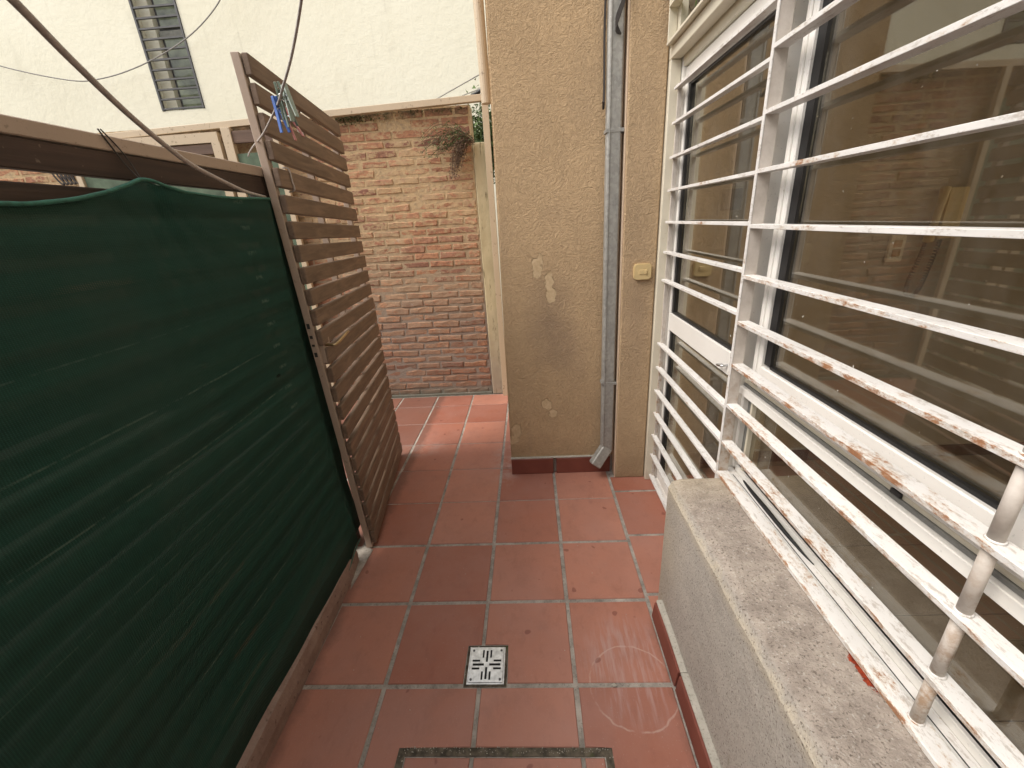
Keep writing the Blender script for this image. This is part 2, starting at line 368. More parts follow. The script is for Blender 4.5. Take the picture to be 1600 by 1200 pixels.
def glass(name, tint, gl=1.0):
    m = N(name); m.t.nodes.remove(m.b)
    tr = m.n('ShaderNodeBsdfTransparent'); p = m.pos()
    dirt = m.mask(m.noise(p, 85, 1, .5), .805, .815)
    g = m.n('ShaderNodeBsdfGlossy'); g.inputs['Roughness'].default_value = .004; g.inputs['Color'].default_value = (gl, gl, gl * .95, 1)
    tr.inputs[0].default_value = (*tint, 1)
    gm = m.n('ShaderNodeNewGeometry'); dt = m.n('ShaderNodeVectorMath', operation='DOT_PRODUCT'); m.l(gm.outputs['Normal'], dt.inputs[0]); m.l(gm.outputs['Incoming'], dt.inputs[1])
    fz = m.math('ADD', .045, m.math('MULTIPLY', .955, m.math('POWER', m.math('SUBTRACT', 1.0, m.math('ABSOLUTE', dt.outputs['Value'])), 5.0)))
    mx = m.n('ShaderNodeMixShader'); m.l(m.math('MULTIPLY', fz, 2.3, True), mx.inputs[0]); m.l(tr.outputs[0], mx.inputs[1]); m.l(g.outputs[0], mx.inputs[2])
    df = m.n('ShaderNodeBsdfDiffuse'); df.inputs[0].default_value = (.7, .68, .62, 1)
    film = m.math('ADD', m.math('MULTIPLY', m.mask(m.noise(scl(m, p, 1, 1, .5), 6, 6, .8), .4, .75), .06), m.math('MULTIPLY', dirt, .8), True)
    m2 = m.n('ShaderNodeMixShader'); m.l(film, m2.inputs[0]); m.l(mx.outputs[0], m2.inputs[1]); m.l(df.outputs[0], m2.inputs[2])
    m.l(m2.outputs[0], m.out.inputs[0]); return m.m
M_glass = glass('window_glass', (.70, .645, .55))
M_fglass = glass('upper_window_glass', (.35, .37, .34))

def net_mat():
    m = N('green_shade_mesh'); p = m.pos(); x, y, z = m.sep(p)
    w = m.n('ShaderNodeTexWave', wave_type='BANDS', bands_direction='Z'); m.l(p, w.inputs[0]); w.inputs['Scale'].default_value = 105; w.inputs['Distortion'].default_value = 1.2
    w2 = m.n('ShaderNodeTexWave', wave_type='BANDS', bands_direction='Y'); m.l(p, w2.inputs[0]); w2.inputs['Scale'].default_value = 75; w2.inputs['Distortion'].default_value = 1.2
    weave = m.math('MULTIPLY', w.outputs['Fac'], w2.outputs['Fac'])
    c = m.mix(weave, (.008, .027, .020), (.024, .080, .058))
    bands = m.noise(scl(m, p, 0, .12, 9), 1.7, 4, .6)
    c = m.mix(m.mask(bands, .35, .68), c, m.mix(.4, c, (.03, .11, .08)))
    c = m.mix(m.math('MULTIPLY', m.mask(m.noise(scl(m, p, 1, 1, .5), 2.5, 4, .6), .45, .7), .35), c, (.05, .075, .06))
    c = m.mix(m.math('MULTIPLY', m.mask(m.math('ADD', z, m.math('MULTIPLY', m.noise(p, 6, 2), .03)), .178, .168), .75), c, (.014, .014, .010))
    # tan wear bands and pale pulled threads running along the cloth
    wob = m.math('MULTIPLY', m.noise(scl(m, p, 0, 1, 1), 1.5, 2), .02)
    zz = m.math('ADD', z, wob)
    th = None
    for z0, y0, y1, wd, a in ((1.205, -.9, .18, .0022, .5), (1.055, -.9, .35, .0028, .75), (.915, -.9, .45, .0028, .8), (.735, -.9, .5, .002, .55), (.60, -.5, .5, .002, .5), (.40, -.35, .2, .003, .95)):
        k = m.mask(m.math('ABSOLUTE', m.math('SUBTRACT', zz, z0 + .01)), wd, wd * .4)
        k = m.math('MULTIPLY', m.math('MULTIPLY', k, m.mask(m.noise(p, 26, 4, .8), .42, .58)), m.math('MULTIPLY', m.mask(y, y0, y0 + .1), a))
        k = m.math('MULTIPLY', k, m.mask(y, y1, y1 - .15)); th = k if th is None else m.math('MAXIMUM', th, k)
    c = m.mix(m.math('MULTIPLY', th, .45), c, (.20, .26, .20))
    tb = None
    for z0, wd in ((.55, .010), (.335, .011), (.235, .010), (1.33, .008)):
        k = m.math('MULTIPLY', m.mask(m.math('ABSOLUTE', m.math('SUBTRACT', zz, z0 + .01)), wd, wd * .6), m.mask(m.noise(scl(m, p, 1, .6, 2), 7, 4, .7), .45, .62))
        tb = k if tb is None else m.math('MAXIMUM', tb, k)
    tb = m.math('MULTIPLY', m.math('MULTIPLY', tb, m.mask(weave, .15, .6)), m.mask(y, .28, .0))
    c = m.mix(m.math('MULTIPLY', tb, .75), c, (.20, .135, .085))
    fz_ = m.math('ABSOLUTE', m.math('SUBTRACT', m.math('FRACT', m.math('MULTIPLY', zz, 13.6)), .5))
    dash = m.math('MULTIPLY', m.mask(fz_, .10, .04), m.mask(m.math('ABSOLUTE', m.math('SUBTRACT', y, .40)), .026, .018))  # pale dashes paint in light showing through at the fence gaps
    dash = m.math('MULTIPLY', m.math('MULTIPLY', dash, m.mask(z, .75, .8)), m.mask(m.noise(p, 70, 3, .8), .42, .58))
    c = m.mix(m.math('MULTIPLY', dash, .6), c, (.13, .19, .15))
    tear = m.mask(m.vm('LENGTH', m.vm('MULTIPLY', m.vm('SUBTRACT', m.vm('ADD', p, m.vm('MULTIPLY', m.noise(p, 90, 2, col=True), (0, .006, .006))), (-.29, .363, .968)), (0, 70, 150))), 1.0, .8)
    c = m.mix(tear, c, (.002, .003, .002))
    m.fin(c, .8, m.bump(weave, .6, .003), spec=.2)
    tr = m.n('ShaderNodeBsdfTransparent'); tl = m.n('ShaderNodeBsdfTranslucent'); tl.inputs[0].default_value = (.035, .15, .10, 1)
    mx = m.n('ShaderNodeMixShader'); mx.inputs[0].default_value = .16; m.l(m.b.outputs[0], mx.inputs[1]); m.l(tl.outputs[0], mx.inputs[2])
    m2 = m.n('ShaderNodeMixShader'); m2.inputs[0].default_value = .010
    m.l(mx.outputs[0], m2.inputs[1]); m.l(tr.outputs[0], m2.inputs[2]); m.l(m2.outputs[0], m.out.inputs[0])
    return m.m
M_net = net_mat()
M_mesh2 = plain('pale_green_screen', (.085, .12, .08), .85, 0, .4, 12)
M_twig = plain('dry_stem', (.13, .085, .055), .9, 0, .4)
M_leafg = plain('small_green_leaf', (.07, .11, .03), .7, 0, .5)
M_moss = plain('moss_green', (.045, .06, .012), .95, 0, .6, 60)
M_leafp = plain('pale_dry_leaf', (.48, .44, .30), .6, 0, .3)
M_leafd = plain('dark_leaf', (.05, .055, .03), .6, 0, .3)

# ---------------------------------------------------------------- geometry tools
def link(o): sc.collection.objects.link(o); return o
def finish(name, bm, mat, parent=None, origin=None, smooth=False):
    if origin is None:
        n = max(1, len(bm.verts)); origin = sum((v.co for v in bm.verts), Vector()) / n
    origin = Vector(origin)
    bmesh.ops.translate(bm, verts=bm.verts, vec=-origin)
    bmesh.ops.recalc_face_normals(bm, faces=bm.faces)
    me = bpy.data.meshes.new(name); bm.to_mesh(me); bm.free(); me.materials.append(mat)
    if smooth:
        for f in me.polygons: f.use_smooth = True
    o = link(bpy.data.objects.new(name, me))
    put(o, origin, parent); return o
def wloc(o):
    v = Vector(o.location)
    while o.parent: o = o.parent; v += Vector(o.location)
    return v
def put(o, origin, parent):
    if parent: o.parent = parent; o.location = Vector(origin) - wloc(parent)
    else: o.location = origin
def tag(o, label=None, cat=None, group=None, kind=None):
    if label: o['label'] = label
    if cat: o['category'] = cat
    if group: o['group'] = group
    if kind: o['kind'] = kind
    return o
def thing(name, loc, label, cat, group=None):
    o = link(bpy.data.objects.new(name, None)); o.location = loc; o.empty_display_size = .1
    return tag(o, label, cat, group)
def bev(bm, w, seg=1):
    if w > 0: bmesh.ops.bevel(bm, geom=bm.edges[:], offset=w, segments=seg, profile=.5, affect='EDGES', clamp_overlap=True)
def add_box(bm, x0, x1, y0, y1, z0, z1):
    vs = [bm.verts.new(c) for c in ((x0, y0, z0), (x1, y0, z0), (x1, y1, z0), (x0, y1, z0), (x0, y0, z1), (x1, y0, z1), (x1, y1, z1), (x0, y1, z1))]
    for f in ((0, 3, 2, 1), (4, 5, 6, 7), (0, 1, 5, 4), (1, 2, 6, 5), (2, 3, 7, 6), (3, 0, 4, 7)): bm.faces.new([vs[i] for i in f])
    return vs
def box(name, x0, x1, y0, y1, z0, z1, mat, parent=None, bw=.0015, jit=0, seg=1):
    bm = bmesh.new(); add_box(bm, x0, x1, y0, y1, z0, z1)
    if jit:
        for v in bm.verts: v.co += Vector([random.uniform(-jit, jit) for _ in range(3)])
    bev(bm, bw, seg); return finish(name, bm, mat, parent)
def prism(name, pts, z0, z1, mat, parent=None, bw=.0015):
    bm = bmesh.new(); a = [bm.verts.new((x, y, z0)) for x, y in pts]; b = [bm.verts.new((x, y, z1)) for x, y in pts]
    bm.faces.new(a[::-1]); bm.faces.new(b); n = len(pts)
    for i in range(n): bm.faces.new((a[i], a[(i + 1) % n], b[(i + 1) % n], b[i]))
    if bw: bmesh.ops.bevel(bm, geom=[e for e in bm.edges if all(abs(v.co.z - z1) < 1e-6 for v in e.verts)], offset=bw, segments=1, affect='EDGES')
    return finish(name, bm, mat, parent)
def cyl(bm, p0, p1, r0, r1=None, n=12):
    r1 = r0 if r1 is None else r1; p0, p1 = Vector(p0), Vector(p1); d = (p1 - p0).normalized()
    u = d.orthogonal().normalized(); w = d.cross(u); A = []; Bv = []
    for i in range(n):
        a = 2 * math.pi * i / n; k = u * math.cos(a) + w * math.sin(a)
        A.append(bm.verts.new(p0 + k * r0)); Bv.append(bm.verts.new(p1 + k * r1))
    bm.faces.new(A[::-1]); bm.faces.new(Bv)
    for i in range(n): bm.faces.new((A[i], A[(i + 1) % n], Bv[(i + 1) % n], Bv[i]))
def smoothpts(pts, k=6):
    P = [Vector(p) for p in pts]; out = []
    for i in range(len(P) - 1):
        a = P[max(0, i - 1)]; b = P[i]; c = P[i + 1]; d = P[min(len(P) - 1, i + 2)]
        for j in range(k):
            t = j / k; out.append(.5 * ((2 * b) + (c - a) * t + (2 * a - 5 * b + 4 * c - d) * t * t + (3 * b - a - 3 * c + d) * t ** 3))
    out.append(P[-1]); return out
def tube(bm, pts, r, n=8, k=6):
    P = smoothpts(pts, k) if k else [Vector(p) for p in pts]; rings = []; u = None
    for i, p in enumerate(P):
        d = (P[min(i + 1, len(P) - 1)] - P[max(i - 1, 0)]).normalized()
        u = d.orthogonal().normalized() if u is None else (u - d * u.dot(d)).normalized()
        w = d.cross(u); rr = r(i / (len(P) - 1)) if callable(r) else r
        rings.append([bm.verts.new(p + (u * math.cos(2 * math.pi * j / n) + w * math.sin(2 * math.pi * j / n)) * rr) for j in range(n)])
    for a, b in zip(rings, rings[1:]):
        for j in range(n): bm.faces.new((a[j], a[(j + 1) % n], b[(j + 1) % n], b[j]))
    bm.faces.new(rings[0][::-1]); bm.faces.new(rings[-1])
def tubeobj(name, pts, r, mat, parent=None, n=8, k=6):
    bm = bmesh.new(); tube(bm, pts, r, n, k); return finish(name, bm, mat, parent, smooth=True)
def copy(o, parent, loc, name=None):
    c = o.copy(); link(c); c.parent = parent; c.location = Vector(loc) - (wloc(parent) if parent else Vector()); return c

# ================================================================= GROUND AND FLOOR
g = box('ground', -60, 60, -60, 60, -.30, -.12, M_groundm, bw=0); tag(g, kind='structure', label='earth ground beneath and beyond the courtyards', )
p = box('patio_ground', -7.5, -.36, -3.4, 4.5, -.119, -.03, M_cement, bw=0); tag(p, kind='structure', label='grey cement patio beyond the slatted fence')
floor = thing('floor', (0, 0, 0), 'red terracotta tiled courtyard floor with grey joints', None); del_cat = floor
floor['kind'] = 'structure'
if 'category' in floor: del floor['category']
box('joint_bed', -1.3, 1.20, -3.0, 2.46, -.06, -.0035, M_grout, floor, 0)
T = .31; G = .0073
def tile(pts):
    o = prism('tile', pts, -.02, random.uniform(-.0006, .0008), M_tile, floor, .0022)
    o.rotation_euler = (random.uniform(-.0012, .0012), random.uniform(-.0012, .0012), random.uniform(-.0025, .0025)); return o
def rect(x0, x1, y0, y1): return [(x0, y0), (x1, y0), (x1, y1), (x0, y1)]
for r in range(-9, 8):
    for c in range(-4, 3):
        gx = G * random.uniform(.8, 1.25); x0, x1, y0, y1 = c * T + gx, (c + 1) * T - gx, r * T + (G if r < 3 else G * .45), (r + 1) * T - (G if r < 2 else G * .45)
        if y1 > 2.36: y1 = 2.375
        if r < 2 and c < -1: continue
        if c == -1 and r < 1: x0 = -.276
        if c == -1 and r == 1: x0 = -.29
        if (r, c) == (0, 0): tile([(x0, y0 + .0), (.255, y0), (.255, .136), (x1, .136), (x1, y1), (x0, y1)]); continue
        if (r, c) == (0, 1): tile([(.401, y0), (x1, y0), (x1, y1), (x0, y1), (x0, .136), (.401, .136)]); continue
        if r in (-1, -2):
            ya, yb = -.168, -.60
            if c == 0:
                tile([(x0, y0), (.095, y0), (.095, ya + .003), (x1, ya + .003), (x1, y1), (x0, y1)] if r == -1 else [(x0, y0), (x1, y0), (x1, yb), (.095, yb), (.095, y1), (x0, y1)]); continue
            if c == 1: tile(rect(x0, x1, ya + .003, y1) if r == -1 else rect(x0, x1, y0, yb)); continue
            if c == 2:
                tile([(.705, y0), (x1, y0), (x1, y1), (x0, y1), (x0, ya + .003), (.705, ya + .003)] if r == -1 else [(x0, y0), (x1, y0), (x1, y1), (.705, y1), (.705, yb), (x0, yb)]); continue
        tile(rect(x0, x1, y0, y1))
ys = [.334, .655, .983, 1.12]
for i in range(3): tile(rect(.937, 1.20, ys[i] + .007, ys[i + 1] - .007))
tile(rect(.937, 1.20, .02, .327))

# inspection hatch set in the floor
h = thing('floor_hatch', (.4, -.38, 0), 'square tiled inspection hatch with dark mossy joint, at the bottom edge of the floor', 'floor hatch')
bm = bmesh.new()
for a in ((.097, .703, -.186, -.166), (.097, .703, -.602, -.582), (.097, .117, -.582, -.186), (.683, .703, -.582, -.186)): add_box(bm, *a, -.02, -.001)
finish('joint_frame', bm, M_hatchj, h)
for x0, x1 in ((.121, .304), (.316, .614), (.626, .679)):
    for y0, y1 in ((-.578, -.316), (-.304, -.190)):
        prism('tile', rect(x0, x1, y0, y1), -.02, .0008, M_tile, h, .002)
# drain
d = thing('floor_drain', (.327, .065, 0), 'square chrome drain grate with pinwheel slots set in the tiles', 'drain')
bm = bmesh.new(); add_box(bm, .258, .398, -.004, .133, -.02, -.0025); finish('mortar_bed', bm, M_hatchj, d)
box('rim', .266, .390, .003, .127, -.012, .0005, M_chrome, d, .001)
pl = box('plate', .271, .385, .008, .122, .0006, .0030, M_chrome, d, .001)
def slot(cx, cy, w, hgt):
    box('slot', cx - w / 2, cx + w / 2, cy - hgt / 2, cy + hgt / 2, .0028, .0036, M_slot, pl, 0)
cx, cy = .328, .065
for s in (1, -1):
    slot(cx, cy + s * .028, .007, .038); slot(cx - .013, cy + s * .036, .006, .026); slot(cx + .013, cy + s * .036, .006, .026)
    slot(cx + s * .028, cy, .038, .007); slot(cx + s * .036, cy + .013, .026, .006); slot(cx + s * .036, cy - .013, .026, .006)
for sx in (-1, 1):
    for sy in (-1, 1):
        bm = bmesh.new(); cyl(bm, (cx + sx * .048, cy + sy * .048, .0028), (cx + sx * .048, cy + sy * .048, .0040), .004, n=10); finish('screw', bm, M_darkmetal, pl)

random.seed(77)
bm = bmesh.new(); bmesh.ops.create_icosphere(bm, subdivisions=2, radius=.006)
for v in bm.verts: v.co = Vector((v.co.x * 1.5, v.co.y, v.co.z * .5)) * random.uniform(.8, 1.15)
bmesh.ops.translate(bm, verts=bm.verts, vec=(.742, -.002, .0015)); tag(finish('pebble', bm, M_mortar_edge), 'tiny pale pebble lying in the joint near the chalky ring', 'pebble')
bm = bmesh.new()
for i in range(240):
    x, y, r0 = random.uniform(-.25, .93), random.uniform(-.3, 2.2), random.uniform(.0006, .0017)
    if random.random() < .5: y = random.uniform(-.18, -.165); x = random.uniform(.1, .7)
    bmesh.ops.create_icosphere(bm, subdivisions=1, radius=r0, matrix=Matrix.Translation((x, y, r0 * .6)))
tag(finish('grit', bm, M_mortar_edge), 'pale grit scattered over the red tiles', 'grit', kind='stuff')

# ================================================================= BRICK WALL
bw_ = thing('brick_wall', (-.4, 2.42, 0), 'old weathered red brick wall at the end of the courtyard', 'brick wall')
YB = 2.41
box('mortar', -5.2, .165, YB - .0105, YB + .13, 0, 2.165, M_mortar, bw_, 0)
protos = []
for k in range(10):
    bm = bmesh.new(); L = .196 if k < 8 else .09
    add_box(bm, -L / 2, L / 2, -.015, .05, -.0222, .0222)
    bmesh.ops.subdivide_edges(bm, edges=[e for e in bm.edges if abs(e.verts[0].co.x - e.verts[1].co.x) > .05], cuts=2)
    for v in bm.verts: v.co += Vector((random.uniform(-.007, .007), random.uniform(-.0015, .0045), random.uniform(-.0045, .0045)))
    bmesh.ops.bevel(bm, geom=[e for e in bm.edges if all(v.co.y < 0 for v in e.verts) and not (abs(e.verts[0].co.z - e.verts[1].co.z) > .03 and abs(e.verts[0].co.x) < L / 2 - .012)], offset=.0055, segments=1, affect='EDGES')
    bmesh.ops.recalc_face_normals(bm, faces=bm.faces)
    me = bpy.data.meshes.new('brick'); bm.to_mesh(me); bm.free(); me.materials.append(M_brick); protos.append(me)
rest = bmesh.new(); cnt = 0
for row in range(36):
    z = .040 + row * .0598; x = .158 - random.uniform(0, .03) - (.10 if row % 2 else 0)
    if row % 2:
        o = bpy.data.objects.new('brick', protos[8 + random.randint(0, 1)]); link(o); put(o, (.158 - .048, YB, z), bw_)
        cnt += 1
    while x > -5.1:
        j = random.uniform(-.006, .006); L = .196 * random.uniform(.88, 1.06)
        cxb = x - L / 2; off = random.uniform(-.005, .003)
        if (x > -.98 and cnt < 225) or (z > 1.78 and -3.45 < x < -1.5 and cnt < 298):
            o = bpy.data.objects.new('brick', random.choice(protos[:8])); link(o); put(o, (cxb, YB + off, z + random.uniform(-.002, .002)), bw_)
            o.scale = (L / .196, 1, random.uniform(.86, 1.06)); o.rotation_euler = (random.uniform(-.03, .03), random.uniform(-.012, .012), random.uniform(-.015, .015)); cnt += 1
        else: add_box(rest, cxb - L / 2 + .002, cxb + L / 2 - .002, YB - .013 + off, YB + .03, z - .022, z + .022)
        x -= L + random.uniform(.009, .017)
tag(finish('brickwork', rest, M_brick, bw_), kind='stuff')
box('plinth', -5.2, .165, YB - .022, YB + .003, -.03, .022, M_mortar, bw_, .006)
c = box('concrete_column', .168, .262, 2.385, 2.52, 0, 1.93, M_col, None, .006)
tag(c, 'yellowed concrete column at the right end of the brick wall', 'column')
# steel frame over the wall
sf = thing('steel_frame', (.27, 2.33, 0), 'beige steel beam and thin post framing the brick wall', 'steel frame')
bm = bmesh.new()
vs = add_box(bm, -2.9, .300, 2.33, 2.37, 2.165, 2.205)
for v in vs:
    if v.co.x < 0: v.co.z -= .075
bev(bm, .002); finish('beam', bm, M_cream, sf)
box('post', .257, .300, 2.335, 2.365, 0, 2.163, M_cream, sf)
# dry creeper at top right, moss
def plantmesh(name, root, n, reach, drop, mat, leafs, leafmat, seed, spread=.5, dirx=-1):
    random.seed(seed); bm = bmesh.new(); lf = bmesh.new()
    for i in range(n):
        a = random.uniform(-spread, spread); L = reach * random.uniform(.35, 1.1); P = []
        p0 = Vector(root) + Vector([random.uniform(-.02, .02) for _ in range(3)])
        for j in range(5):
            t = j / 4; P.append(p0 + Vector((dirx * L * t + random.uniform(-.012, .012), -.03 - .06 * t * random.random() , L * .5 * math.sin(t * 2.2) * (a + .5) - drop * L * t * t + random.uniform(-.012, .012))))
        tube(bm, P, .0014, 4, 3)
        for _ in range(leafs):
            q = P[random.randint(1, 4)] + Vector([random.uniform(-.02, .02) for _ in range(3)])
            e1 = Vector([random.uniform(-1, 1) for _ in range(3)]).normalized() * .008; e2 = Vector([random.uniform(-1, 1) for _ in range(3)]).normalized() * .004
            vv = [lf.verts.new(q + k) for k in (-e1, e2, e1, -e2)]; lf.faces.new(vv)
    r = thing(name[0], root, name[1], 'plant'); finish('stem', bm, mat, r); tag(finish('leaf', lf, leafmat, r), kind='stuff'); return r
plantmesh(('wall_creeper', 'scraggly half dry creeper rooted in the top right of the brick wall'), (.17, 2.37, 1.93), 60, .33, .25, M_twig, 12, M_leafg, 3)
plantmesh(('dead_weed', 'dark dead weed hanging down from the corner of the brick wall'), (.145, 2.36, 1.93), 60, .12, 1.9, M_twig, 14, M_twig, 5)
random.seed(11)
bm = bmesh.new()
for i in range(420):
    q = Vector((random.gauss(-.66, .09), 2.385 + random.uniform(-.012, .01), 2.145 - abs(random.gauss(0, .022)))); e = [Vector([random.uniform(-1, 1) for _ in range(3)]) * .009 for _ in range(3)]
    bm.faces.new([bm.verts.new(q + k) for k in e])
for i in range(260):
    q = Vector((random.uniform(-.55, .15), 2.388 + random.uniform(-.01, .01), 2.155 - abs(random.gauss(0, .016)))); e = [Vector([random.uniform(-1, 1) for _ in range(3)]) * .007 for _ in range(3)]
    bm.faces.new([bm.verts.new(q + k) for k in e])
tag(finish('moss', bm, M_moss), 'green moss under the beige beam on top of the brick wall', 'moss', kind='stuff')
# shrub glimpsed through the gap right of the bricks
bm = bmesh.new()
for i in range(4500):
    q = Vector((random.gauss(.24, .09), random.uniform(2.85, 3.25), 2.02 + random.gauss(0, .13))); e = [Vector([random.uniform(-1, 1) for _ in range(3)]) * .022 for _ in range(3)]
    bm.faces.new([bm.verts.new(q + k) for k in e])
sh = thing('shrub', (.22, 3.1, 0), 'dark green shrub glimpsed through the gap beside the brick wall', 'shrub')
tag(finish('foliage', bm, M_leafg, sh), kind='stuff'); bm = bmesh.new(); cyl(bm, (.22, 3.1, -.1), (.22, 3.1, 1.8), .015, .008, 8); finish('stem', bm, M_twig, sh)

# neighbour's framed fence in front of the bricks, far left
nf = thing('panel_fence', (-2.1, 2.31, 0), 'cream framed fence with brown slats and pale green screen far left behind the fence', 'fence')
YN = 2.325
box('frame_post', -1.565, -1.500, YN - .02, YN + .02, 0, 2.118, M_cream, nf); box('frame_post', -2.725, -2.685, YN - .02, YN + .02, 0, 2.085, M_cream, nf)
bm = bmesh.new()
add_box(bm, -2.62, -1.60, YN - .015, YN + .02, 2.035, 2.098); add_box(bm, -1.655, -1.595, YN - .017, YN + .018, 0, 2.0351); add_box(bm, -2.28, -2.225, YN - .017, YN + .018, 0, 2.0351)
finish('gate_frame', bm, M_cream, nf)
for z in (1.965,): box('slat', -2.224, -1.657, YN - .01, YN + .012, z, z + .062, M_slatfar, nf)
for z in (2.02, ): box('slat', -1.498, -1.215, YN - .01, YN + .012, z, z + .075, M_slatfar, nf)
box('screen', -2.222, -1.657, YN - .004, YN + .004, 0, 1.90, M_mesh2, nf, 0); box('frame_post', -1.214, -1.175, YN - .015, YN + .015, 0, 2.13, M_cream, nf); box('screen', -1.498, -1.215, YN - .004, YN + .004, 0, 1.955, M_mesh2, nf, 0)
box('screen', -2.68, -2.285, YN - .004, YN + .004, 0, 1.94, M_mesh2, nf, 0)
bm = bmesh.new(); random.seed(4)
for i in range(5):
    cx0 = -2.92 + i * .03; tube(bm, [(cx0 - .04, 2.35, 2.05), (cx0, 2.34, 1.9), (cx0 + .05, 2.34, 1.84), (cx0 + .03, 2.35, 1.95), (cx0 - .05, 2.35, 2.02)], .006, 5, 5)
tag(finish('wire_bundle', bm, M_wire, None, smooth=True), 'tangled dark wires hanging on the bricks far left', 'wires')

# ================================================================= WHITE HOUSE BEHIND
wb = thing('white_house', (-2, 4.5, 0), 'cream white rendered house rising behind the brick wall', 'house')
YW = 4.5
wx0, wx1, wz0, wz1 = -3.625, -3.112, 2.815, 4.55
bm = bmesh.new()
add_box(bm, -8, wx0, YW, YW + .3, -.1, 7.0); add_box(bm, wx1, 3.4, YW, YW + .3, -.1, 7.0)
add_box(bm, wx0, wx1, YW, YW + .3, -.1, wz0); add_box(bm, wx0, wx1, YW, YW + .3, wz1, 7.0)
finish('wall', bm, M_white, wb)
box('window_reveal', wx0 + .001, wx0 + .129, YW + .09, YW + .20, wz0 + .001, wz1 - .001, M_white, wb, 0)
M_pane = plain('green_reflecting_pane', (.15, .17, .11), .12, 0, .7, 5, .05)
win = box('window', wx0 + .13, wx1 - .001, YW + .16, YW + .20, wz0 + .001, wz1 - .001, M_darkmetal, wb, 0)
box('pane', wx0 + .17, wx1 - .03, YW + .135, YW + .15, wz0 + .82, wz1 - .05, M_pane, win, 0)
box('pane', wx0 + .17, wx1 - .03, YW + .135, YW + .15, wz0 + .03, wz0 + .72, M_pane, win, 0)
box('sash_rail', wx0 + .14, wx1 - .01, YW + .12, YW + .158, wz0 + .725, wz0 + .79, plain('grey_sash', (.20, .20, .17), .5), win)
gr = box('window_bar', wx0 + .004, wx0 + .025, YW - .012, YW + .018, wz0 + .004, wz1, M_darkmetal, wb)
box('window_bar', wx1 - .025, wx1 - .004, YW - .012, YW + .018, wz0 + .004, wz1, M_darkmetal, wb)
z = wz0 + .012
while z < wz1:
    box('window_bar', wx0 + .026, wx1 - .026, YW - .008, YW + .014, z, z + .016, M_darkmetal, wb, 0); z += .094
# side boundary walls and rear wall, out of frame
b = box('boundary_wall', -7.9, -7.6, -3.4, 4.49, -.1, 2.6, M_rear); tag(b, 'plain plastered boundary wall at the far left of the neighbouring patio', 'wall')
b = box('rear_wall', -7.5, 1.15, -3.65, -3.4, -.1, 3.0, M_rear); tag(b, 'plain plastered rear wall behind the camera', 'wall')

# cables over the white wall
for pts, lab in (([(-5.9, 4.38, 3.65), (-5.30, 4.38, 3.36), (-4.50, 4.38, 3.15), (-4.09, 4.38, 3.14), (-3.62, 4.38, 3.225), (-3.13, 4.38, 3.385), (-2.78, 4.38, 3.56), (-2.49, 4.38, 3.79), (-2.2, 4.4, 4.2)], 'thin grey cable sagging across the white wall past the barred window'),):
    tag(tubeobj('hanging_cable', pts, .006, M_cable), lab, 'cable', 'cables in front of the white wall')
tag(tubeobj('hanging_cable', [(-.44, 4.45, 2.71), (.33, 2.9, 2.52)], .005, M_cable), 'upper of two straight cables running to the pillar above the steel beam', 'cable', 'cables in front of the white wall')
tag(tubeobj('hanging_cable', [(-.13, 4.45, 2.73), (.33, 2.9, 2.41)], .005, M_cable), 'lower of two straight cables running to the pillar above the steel beam', 'cable', 'cables in front of the white wall')
tag(tubeobj('black_hose', [(.15, 2.75, 2.30), (.24, 2.74, 2.34), (.31, 2.73, 2.46), (.34, 2.72, 2.6)], .014, M_black), 'short black hose curving beside the pillar above the beam', 'hose')
bm = bmesh.new(); cyl(bm, (.345, 1.62, 1.98), (.330, 1.62, 3.2), .026, n=16)
tag(finish('cream_pipe', bm, M_cream, None, smooth=False), 'cream painted pipe running up the left edge of the ochre pillar', 'pipe')

# ================================================================= OCHRE PILLAR, SIDE WALL
pil = thing('stucco_pillar', (.66, 1.3, 0), 'wide ochre stucco pillar with peeled pale patches', 'pillar')
bm = bmesh.new(); X0, X1, Y0, Y1 = .376, .962, 1.185, 2.35
vs = add_box(bm, X0, X1, Y0, Y1, .10, 3.3)
for v in vs:
    if v.co.x < .5 and v.co.z > 1: v.co.x += .035
bmesh.ops.bevel(bm, geom=[e for e in bm.edges if abs(e.verts[0].co.z - e.verts[1].co.z) > 1], offset=.008, segments=3, affect='EDGES')
finish('shaft', bm, M_pillar, pil)
box('base', X0 + .004, X1, Y0 + .006, Y1, -.02, .0995, M_grout, pil, 0)
box('skirting_tile', .377, .619, 1.168, 1.19, 0.0, .100, M_skirt, pil, .002); box('skirting_tile', .637, .945, 1.169, 1.19, 0.0, .099, M_skirt, pil, .002)
box('mortar_edge', .374, .95, 1.172, 1.1849, .1005, .108, M_mortar_edge, pil, .002, .0012)
# wall return between pillar and door
sw = thing('side_wall', (1.04, 1.2, 0), 'narrow ochre stucco wall strip between the downpipe and the white door', 'wall')
box('wall', .966, 1.122, 1.105, 1.60, 0.0, 3.3, M_wall, sw, .006, seg=2)
box('wall_end', .959, .9655, 1.112, 1.18, 0.0, 3.3, painted('pale_worn_paint', (.62, .48, .35), (.45, .33, .2), .02), sw, .001)
